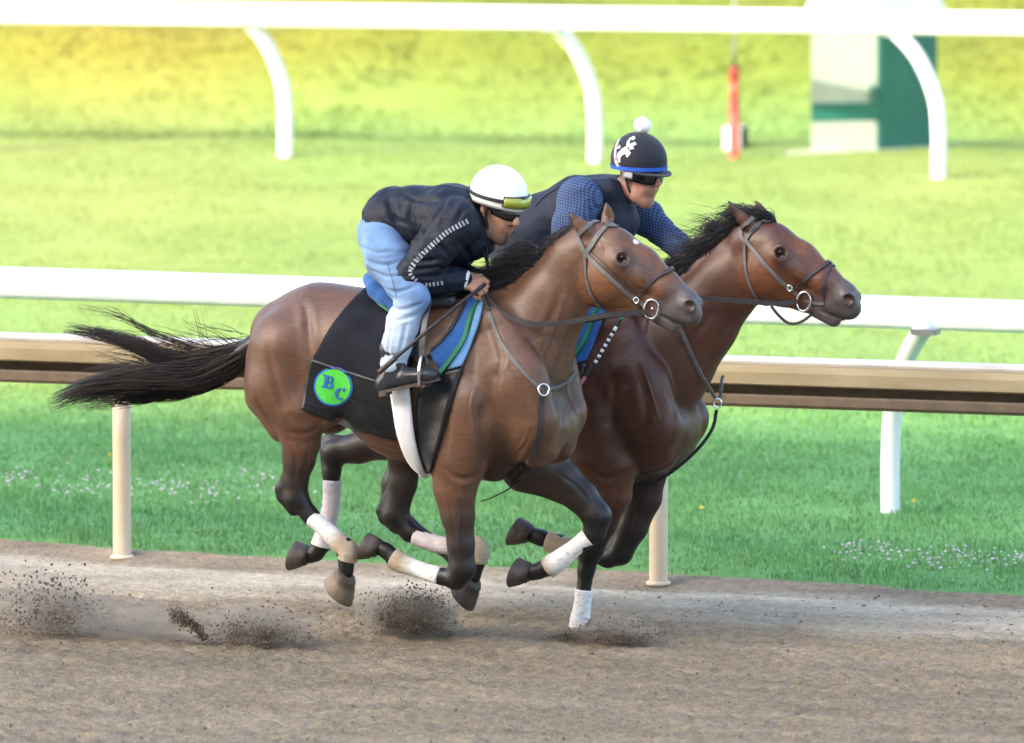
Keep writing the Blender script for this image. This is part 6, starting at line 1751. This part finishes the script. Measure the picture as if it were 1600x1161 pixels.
# ---------------------------------------------------------------- saddles, pads, towels
def patch_part(name, sk, A, B, material, parent, lift, thick=.006, nu=26, nv=14, bulge=None, smooth=True):
    V, F = patch_geo(sk, A, B, nu, nv, lift, thick, bulge)
    mesh_obj(name, mirror_y(V), [f[::-1] for f in F], material, parent, smooth)
    return mesh_obj(name, V, F, material, parent, smooth), (V, F)
def saddlery(fr, sk, dx, dy, labels, full):
    def o(L): return [(a + dx, b + dy) for a, b in L]
    tw = empty('saddle_towel', fr.b, -fr.yaw); tag(tw, labels[0], 'saddle towel', 'saddle towels')
    patch_part('towel', sk, o([(571,452),(548,474),(517,513),(496,550),(488,564),(480,600)]), o([(650,462),(648,500),(646,535),(645,570),(644,610),(643,640)]), M_tow, tw, .006, .006, 34, 30)
    lo_, geo = patch_part('lower_panel', sk, o([(487,559),(520,570),(560,583),(600,596),(645,610)]), o([(471,640),(510,653),(550,666),(590,677),(645,690)]), M_satin, tw, .013, .006, 34, 22)
    pn = empty('saddle_pad', fr.b, -fr.yaw); tag(pn, labels[1], 'saddle pad', 'saddle pads')
    patch_part('front_panel', sk, o([(738,458),(724,492),(702,528),(674,552)]), o([(750,464),(740,504),(718,548),(692,582)]), M_pad, pn, .014, .014, 24, 8, lambda u, v: .010 * np.sin(np.pi * v) * np.ones_like(u))
    strap_part('piping', sk, o([(749,464),(739,504),(717,548),(690,583)]), .020, M_green, pn, .012, .022, both=True)
    strap_part('inner_piping', sk, o([(735,462),(722,494),(700,528),(676,550)]), .014, M_blk, pn, .012, .024, both=True)
    patch_part('outer_panel', sk, o([(751,464),(742,504),(720,548),(700,578)]), o([(759,466),(751,504),(737,541),(723,572)]), M_padl if full else M_pad, pn, .010, .010, 24, 6)
    ss = Sculpt(.007)
    for row in ([(580,437,0,9),(583,441,.06,10),(588,453,.12,11),(597,470,.165,9)], [(600,444,0,9),(604,450,.07,10),(609,463,.14,10),(616,480,.18,8)]):
        limb(fr, ss, [(a + dx, b + dy, w, r) for a, b, w, r in row], .05, True)
    V, F = ss.mesh(2); mesh_obj('rear_panel', V, F, M_pad, pn, True)
    rp3 = catmull(np.array([fr.px(a + dx, b + dy, w) for a, b, w in ((572,436,.04),(575,446,.10),(584,463,.16),(599,480,.195),(614,489,.21))]), 16)
    Vt, Ft, _ = tube_geo(rp3, .0065, 8)
    mesh_obj('rear_piping', Vt, Ft, M_green, pn, True); mesh_obj('rear_piping', mirror_y(Vt), [f[::-1] for f in Ft], M_green, pn, True)
    sd_ = empty('saddle', fr.b, -fr.yaw); tag(sd_, labels[2], 'saddle', 'saddles')
    ss = Sculpt(.007)
    limb(fr, ss, [(a + dx, b + dy, 0, r, s) for a, b, r, s in ((612,440,13,3.6),(650,455,13,3.0),(700,455,14,2.2),(736,446,13,1.6))], .03)
    limb(fr, ss, [(a + dx, b + dy, w, r) for a, b, w, r in ((615,450,.12,10),(660,472,.17,10),(705,470,.14,10))], .03, True)
    V, F = ss.mesh(2); mesh_obj('seat', V, F, M_boot, sd_, True)
    patch_part('flap', sk, o([(628,478),(632,505),(640,535),(652,566)]), o([(732,470),(718,498),(698,530),(674,556)]), M_tan, sd_, .020, .008, 20, 12)
    strap_part('knee_roll', sk, o([(724,464),(700,466),(676,480),(660,502),(652,530),(651,558)]), .034, M_boot, sd_, .018, .028, both=True)
    patch_part('girth_pad', sk, o([(676,584),(657,612),(652,644),(656,690),(668,734)]), o([(724,574),(712,612),(701,652),(689,692),(675,738)]), M_satin, sd_, .008, .008, 26, 8)
    patch_part('girth', sk, o([(612,608),(617,640),(624,676),(640,714),(665,741)]), o([(642,604),(646,640),(650,672),(657,704),(670,739)]), M_girth, sd_, .020, .010, 30, 8, lambda u, v: .008 * np.sin(np.pi * v) * np.ones_like(u))
    for sg in (1, -1):
        m = MB(); P = catmull(np.array([fr.px(a + dx, b + dy, w) * [1, sg, 1] for a, b, w in ((672,470,.19),(664,505,.36),(660,535,.385),(660,556,.365))]), 14); m.add(*strap_geo(P, np.tile([0, -1. * sg, 0], (14, 1)), .028, .006)); m.build('stirrup_leather', M_lgrey, sd_)
        a_ = fr.px(660 + dx, 553 + dy, .36) * [1, sg, 1]; b_ = fr.px(662 + dx, 600 + dy, .35) * [1, sg, 1]
        Q = [a_, a_ + [.004, .03, -.02], a_ + [.004, .052, -.07], [b_[0], b_[1] + .056, b_[2] + .01], [b_[0], b_[1] + .05, b_[2]], b_, [b_[0], b_[1] - .05, b_[2]], [b_[0], b_[1] - .056, b_[2] + .01], a_ + [.004, -.052, -.07], a_ + [.004, -.03, -.02], a_]
        m = MB(); m.tube(catmull(np.array(Q, float), 44), .0075, 8); st = m.build('stirrup', M_steelb, sd_, True)
        m = MB(); m.box(b_ + [0, 0, -.004], (.05, .10, .012)); m.build('tread', M_sole, st)
    return tw, geo
TW, geo = saddlery(FRN, SKN, 0, 0, ('black saddle towel with lime disc reading BC on nearer horse', 'blue saddle pad with green piping on nearer horse', 'saddle with brown flap and white girth on the nearer horse'), True)
saddlery(FRF, SKF, 194, -8, ('black saddle towel mostly hidden on the far horse', 'blue and green saddle pad glimpsed on far horse behind the nearer neck', 'dark saddle hidden under the far rider'), False)
# towel trim and badge
SKT = Skin(FRN, geo[0], geo[1])
for nme, ln in (('hem_stitching', [(476,632),(515,645),(555,658),(595,669),(640,681)]), ('quilt_seam', [(480,605),(520,616)][:0] + [(550,622),(585,632),(610,638),(640,646)]), ('top_hem', [(489,566),(520,577),(560,590),(600,602),(640,614)])):
    P, Nn = skin_strap(SKT, ln, .01); m = MB(); m.add(*strap_geo(P, Nn, .007, .003)); m.build(nme, M_tow, TW)
def decal(name, polys, material, lift, parent, thick=.0025):
    m = MB()
    for poly in polys:
        q = [SKT.hit(*p) for p in poly]; n_ = len(q)
        m.add([p + nn * lift for p, nn in q] + [p + nn * (lift + thick) for p, nn in q],
              [tuple(range(n_)), tuple(range(2 * n_ - 1, n_ - 1, -1))] + [(i, n_ + i, n_ + (i + 1) % n_, (i + 1) % n_) for i in range(n_)])
    return m.build(name, material, parent)
def disc(cx, cy, rx, ry, rot=.12, n=30): return [(cx + rx * math.cos(a) * math.cos(rot) - ry * math.sin(a) * math.sin(rot), cy + rx * math.cos(a) * math.sin(rot) + ry * math.sin(a) * math.cos(rot)) for a in np.linspace(0, 2 * math.pi, n, endpoint=False)]
def disc_fan(name, cx, cy, rx, ry, material, lift, parent):
    m = MB(); rings = [[(cx, cy)]] + [disc(cx, cy, rx * k / 5, ry * k / 5) for k in range(1, 6)]
    V = []; 
    for rg in rings:
        for p in rg: a, nn = SKT.hit(*p); V.append(a + nn * lift)
    F = [(0, 1 + i, 1 + (i + 1) % 30) for i in range(30)]
    for k in range(4):
        b0 = 1 + k * 30
        F += [(b0 + i, b0 + 30 + i, b0 + 30 + (i + 1) % 30, b0 + (i + 1) % 30) for i in range(30)]
    m.add(V, F); return m.build(name, material, parent, True)
disc_fan('badge_border', 521, 604, 30.5, 30.5, M_logo, .003, TW)
disc_fan('badge', 521, 604, 27.5, 27.5, M_lime, .0055, TW)
def letter_tf(L, cx, cy, sc, rot=.17): return [[(cx + sc * (x * math.cos(rot) - y * math.sin(rot)), cy + sc * (x * math.sin(rot) + y * math.cos(rot))) for x, y in poly] for poly in L]
def arc(cx, cy, rx, ry, a0, a1, n=9): return [(cx + rx * math.cos(math.radians(t)), cy + ry * math.sin(math.radians(t))) for t in np.linspace(a0, a1, n)]
def bandpoly(o_, i_):
    return [[o_[k], o_[k + 1], i_[k + 1], i_[k]] for k in range(len(o_) - 1)]
B_ = [[(-6,-10),(-1,-10),(-1,10),(-6,10)], [(-9,-10),(-5.9,-10),(-5.9,-7.6),(-9,-7.6)], [(-9,7.6),(-5.9,7.6),(-5.9,10),(-9,10)],
      [(-1.1,-10),(2,-10),(2,-7.8),(-1.1,-7.8)], [(-1.1,-1.3),(2,-1.3),(2,1),(-1.1,1)], [(-1.1,7.8),(2.4,7.8),(2.4,10),(-1.1,10)]]
B_ += bandpoly(arc(1.9,-4.6,5.6,5.4,-90,90), arc(1.9,-4.6,2.2,3.2,-90,90)) + bandpoly(arc(2.3,4.5,6.4,5.5,-90,90), arc(2.3,4.5,2.6,3.3,-90,90))
C_ = bandpoly(arc(0,0,9,10,40,320,16), arc(.8,0,4.6,8,40,320,16)) + [[(5.2,-10),(7.2,-10),(7.2,-3.6),(5.2,-5)]]
decal('letter_b', letter_tf(B_, 513.5, 596, 1.0), M_logo, .0075, TW)
decal('letter_c', letter_tf(C_, 532, 614.5, .93), M_logo, .0075, TW)

# ---------------------------------------------------------------- riding crops
def crop(fr, label, P, bands, r):
    e = empty('riding_crop', fr.b, -fr.yaw); tag(e, label, 'riding crop', 'riding crops')
    Q = catmull(np.array([fr.px(*p) for p in P]), 60)
    names = [b[0] for b in bands]
    for nme, t0, t1, rr, material in bands:
        i0, i1 = int(t0 * 59), max(int(t1 * 59), int(t0 * 59) + 1)
        m = MB(); m.tube(Q[i0:i1 + 1], rr, 10); m.build(nme, material, e, True)
    return e
crop(FRN, 'black riding crop from the white helmeted rider\'s fist down past his boot', [(758,444,.13),(700,490,.34),(650,532,.43),(592,582,.455)],
     [('handle', 0, .3, .010, M_lrein), ('shaft', .3, .86, .0085, M_lrein), ('flap', .86, 1, .013, M_lbrown)], .01)
M_pink = mat('pink_grip', (0.45, 0.16, 0.20), (0.52, 0.20, 0.25), 30, rough=.5)
bands = [('green_end', 0, .12, .009, M_green), ('shaft', .12, .22, .008, M_lrein)]
for k in range(14): bands.append(('white_ring' if k % 2 == 0 else 'dark_ring', .22 + k * .0345, .22 + (k + 1) * .0345, .0085, M_wcloth if k % 2 == 0 else M_lrein))
bands += [('grip', .703, .85, .009, M_lrein), ('tip', .85, 1, .008, M_pink)]
crop(FRF, 'crop with white rings and pink tip between the two horses', [(978,486,.30),(955,524,.33),(930,566,.36),(903,606,.38)], bands, .009)
# ================================================================== DIRT THROWN UP BY THE HOOVES
M_clod = mat('damp_dirt', (0.105, 0.076, 0.054), (0.18, 0.132, 0.095), 30, rough=0.95, attr=False, spec=0.15)
M_crumb = mat('dry_crumbs', (0.16, 0.115, 0.08), (0.26, 0.19, 0.13), 30, rough=0.95, spec=0.15)
def ico():
    t = (1 + 5 ** .5) / 2
    V = np.array([(-1,t,0),(1,t,0),(-1,-t,0),(1,-t,0),(0,-1,t),(0,1,t),(0,-1,-t),(0,1,-t),(t,0,-1),(t,0,1),(-t,0,-1),(-t,0,1)], float)
    F = np.array([(0,11,5),(0,5,1),(0,1,7),(0,7,10),(0,10,11),(1,5,9),(5,11,4),(11,10,2),(10,7,6),(7,1,8),(3,9,4),(3,4,2),(3,2,6),(3,6,8),(3,8,9),(4,9,5),(2,4,11),(6,2,10),(8,6,7),(9,8,1)])
    return V / np.linalg.norm(V[0]), F
ICO_V, ICO_F = ico()
def spray(label, pts, name='dirt_spray'):
    """pts: list of (world point, radius)"""
    n = len(pts)
    P = np.array([p for p, r in pts]); R = np.array([r for p, r in pts])
    V = ICO_V[None] * (1 + RNG.uniform(-.35, .35, (n, 12, 1))) * R[:, None, None] * RNG.uniform(.6, 1.3, (n, 1, 3))
    V = V + P[:, None]
    F = (ICO_F[None] + (np.arange(n) * 12)[:, None, None]).reshape(-1, 3)
    return tag(mesh_obj(name, V.reshape(-1, 3), F, M_crumb if name == 'dirt_crumbs' else M_clod), label, 'dirt', kind='stuff')
def cloud(u, v, du, dv, n, Yc, rmin, rmax, power=2.2, bias=None, ydev=.10):
    out = []; n = int(n * 1.5); rmax *= .8
    for _ in range(n):
        a, b = random.gauss(0, 1), random.gauss(0, 1)
        uu, vv = u + a * du, v + b * dv
        if bias: uu, vv = bias(uu, vv, a, b)
        Y = Yc + random.gauss(0, ydev)
        p = at_depth(uu, vv, Y)
        if p[2] < 0.004: p[2] = random.uniform(0, .012)
        out.append((p, rmin + (rmax - rmin) * random.random() ** power))
    return out
Yd = at_height(640, 992)[1]
pts = cloud(640, 958, 26, 17, 2200, Yd, .0015, .008, 2.0, lambda u, v, a, b: (u + (985 - v) * .15, min(v, 988)))
pts += cloud(645, 975, 30, 8, 1300, Yd, .0015, .008, 2.0, lambda u, v, a, b: (u, min(v, 990)))
pts += cloud(600, 950, 55, 22, 140, Yd, .002, .006, 2.0)
spray('burst of dark dirt kicked up below the nearer horse\'s folded foreleg', pts)
Yd = at_height(400, 1006)[1]
pts = cloud(400, 988, 32, 11, 1500, Yd, .0015, .008, 2.0, lambda u, v, a, b: (u, min(v, 1004)))
pts += cloud(420, 970, 45, 16, 120, Yd, .002, .008, 2.0)
for k in range(600):       # a curl of dirt still in the air
    t = random.random(); p = at_depth(268 + 50 * t + random.gauss(0, 3.5), 962 + 34 * t ** 2.2 + random.gauss(0, 4 + 3 * (1 - t)), Yd + random.gauss(0, .03)); pts.append((p, random.uniform(.0015, .007)))
spray('low curl and clump of dirt kicked up behind the nearer horse', pts)
Yd = at_height(90, 992)[1]
pts = cloud(85, 945, 34, 26, 420, Yd, .002, .011, 2.4, lambda u, v, a, b: (u, min(v, 990)), .18)
pts += cloud(70, 970, 55, 14, 900, Yd, .0015, .008, 2.2, lambda u, v, a, b: (u, min(v, 990)), .15)
pts += cloud(50, 915, 55, 22, 110, Yd, .002, .010, 1.6, None, .2)
spray('scattered clods of dirt flying at the left edge of the track', pts)
Yd = at_height(960, 1005)[1]
pts = cloud(968, 996, 24, 9, 1800, Yd, .0015, .007, 2.0, lambda u, v, a, b: (u, min(v, 1004)), .07)
pts += cloud(908, 996, 22, 4, 900, at_height(905, 998)[1], .0015, .007, 2.0, None, .06)
pts += cloud(965, 985, 34, 12, 160, Yd, .002, .006, 2.0, None, .07)
spray('small heap of dirt pushed up beside the planted foreleg', pts)
# loose clods lying on the harrowed surface
pts = []
for _ in range(2200):
    u, v = random.uniform(-60, 1660), random.uniform(955, 1165) if random.random() < .8 else random.uniform(905, 960)
    p = at_height(u, v); s, q = sq(p)
    if q > EDGE_Q - .3: continue
    z = float(dirt_z(np.array([s]), np.array([q]))[0]); p[2] = z + .002
    pts.append((p, .003 + .007 * random.random() ** 3))
spray('loose crumbs of dirt strewn over the harrowed track', pts, 'dirt_crumbs')

# soft dust hanging round each burst
def dust(label, u, v, Y, rx, ry, rz, dens):
    m = bpy.data.materials.new('dust_air'); m.use_nodes = True; nt = m.node_tree; nt.nodes.clear(); L = nt.links.new
    out = N(nt, 'ShaderNodeOutputMaterial'); pv = N(nt, 'ShaderNodeVolumePrincipled')
    pv.inputs['Color'].default_value = (0.78, 0.66, 0.52, 1); pv.inputs['Anisotropy'].default_value = 0.2
    tc = N(nt, 'ShaderNodeTexCoord')
    gr_ = N(nt, 'ShaderNodeTexGradient', gradient_type='SPHERICAL'); L(tc.outputs['Object'], gr_.inputs['Vector'])
    nz = N(nt, 'ShaderNodeTexNoise'); nz.inputs['Scale'].default_value = 2.6; nz.inputs['Detail'].default_value = 3; L(tc.outputs['Object'], nz.inputs['Vector'])
    rm = N(nt, 'ShaderNodeMapRange'); rm.inputs['From Min'].default_value = 0.38; rm.inputs['From Max'].default_value = 0.7; L(nz.outputs['Fac'], rm.inputs[0])
    a = N(nt, 'ShaderNodeMath', operation='MULTIPLY'); L(gr_.outputs['Fac'], a.inputs[0]); L(rm.outputs[0], a.inputs[1])
    b = N(nt, 'ShaderNodeMath', operation='MULTIPLY'); b.inputs[1].default_value = dens; L(a.outputs[0], b.inputs[0])
    L(b.outputs[0], pv.inputs['Density']); L(pv.outputs[0], out.inputs['Volume'])
    o = mesh_obj('dust_cloud', ICO_V * 1.1, ICO_F, m)
    p = at_depth(u, v, Y); o.location = (p[0], p[1], max(p[2], .02)); o.scale = (rx, ry, rz); o.rotation_euler = (0, 0, -TRK)
    return tag(o, label, 'dust', kind='stuff')
dust('thin brown dust round the burst under the nearer horse', 640, 962, at_height(640, 992)[1], .30, .22, .16, 42)
dust('thin brown dust drifting behind the nearer horse', 400, 978, at_height(400, 1006)[1], .36, .22, .12, 32)
dust('pale dust hanging low left of the horses', 200, 968, at_height(200, 1000)[1], .40, .25, .12, 15)
dust('thin brown dust round the clods at the left edge', 80, 945, at_height(90, 992)[1], .34, .25, .18, 20)
dust('thin brown dust beside the planted foreleg', 960, 988, at_height(960, 1005)[1], .24, .18, .09, 36)
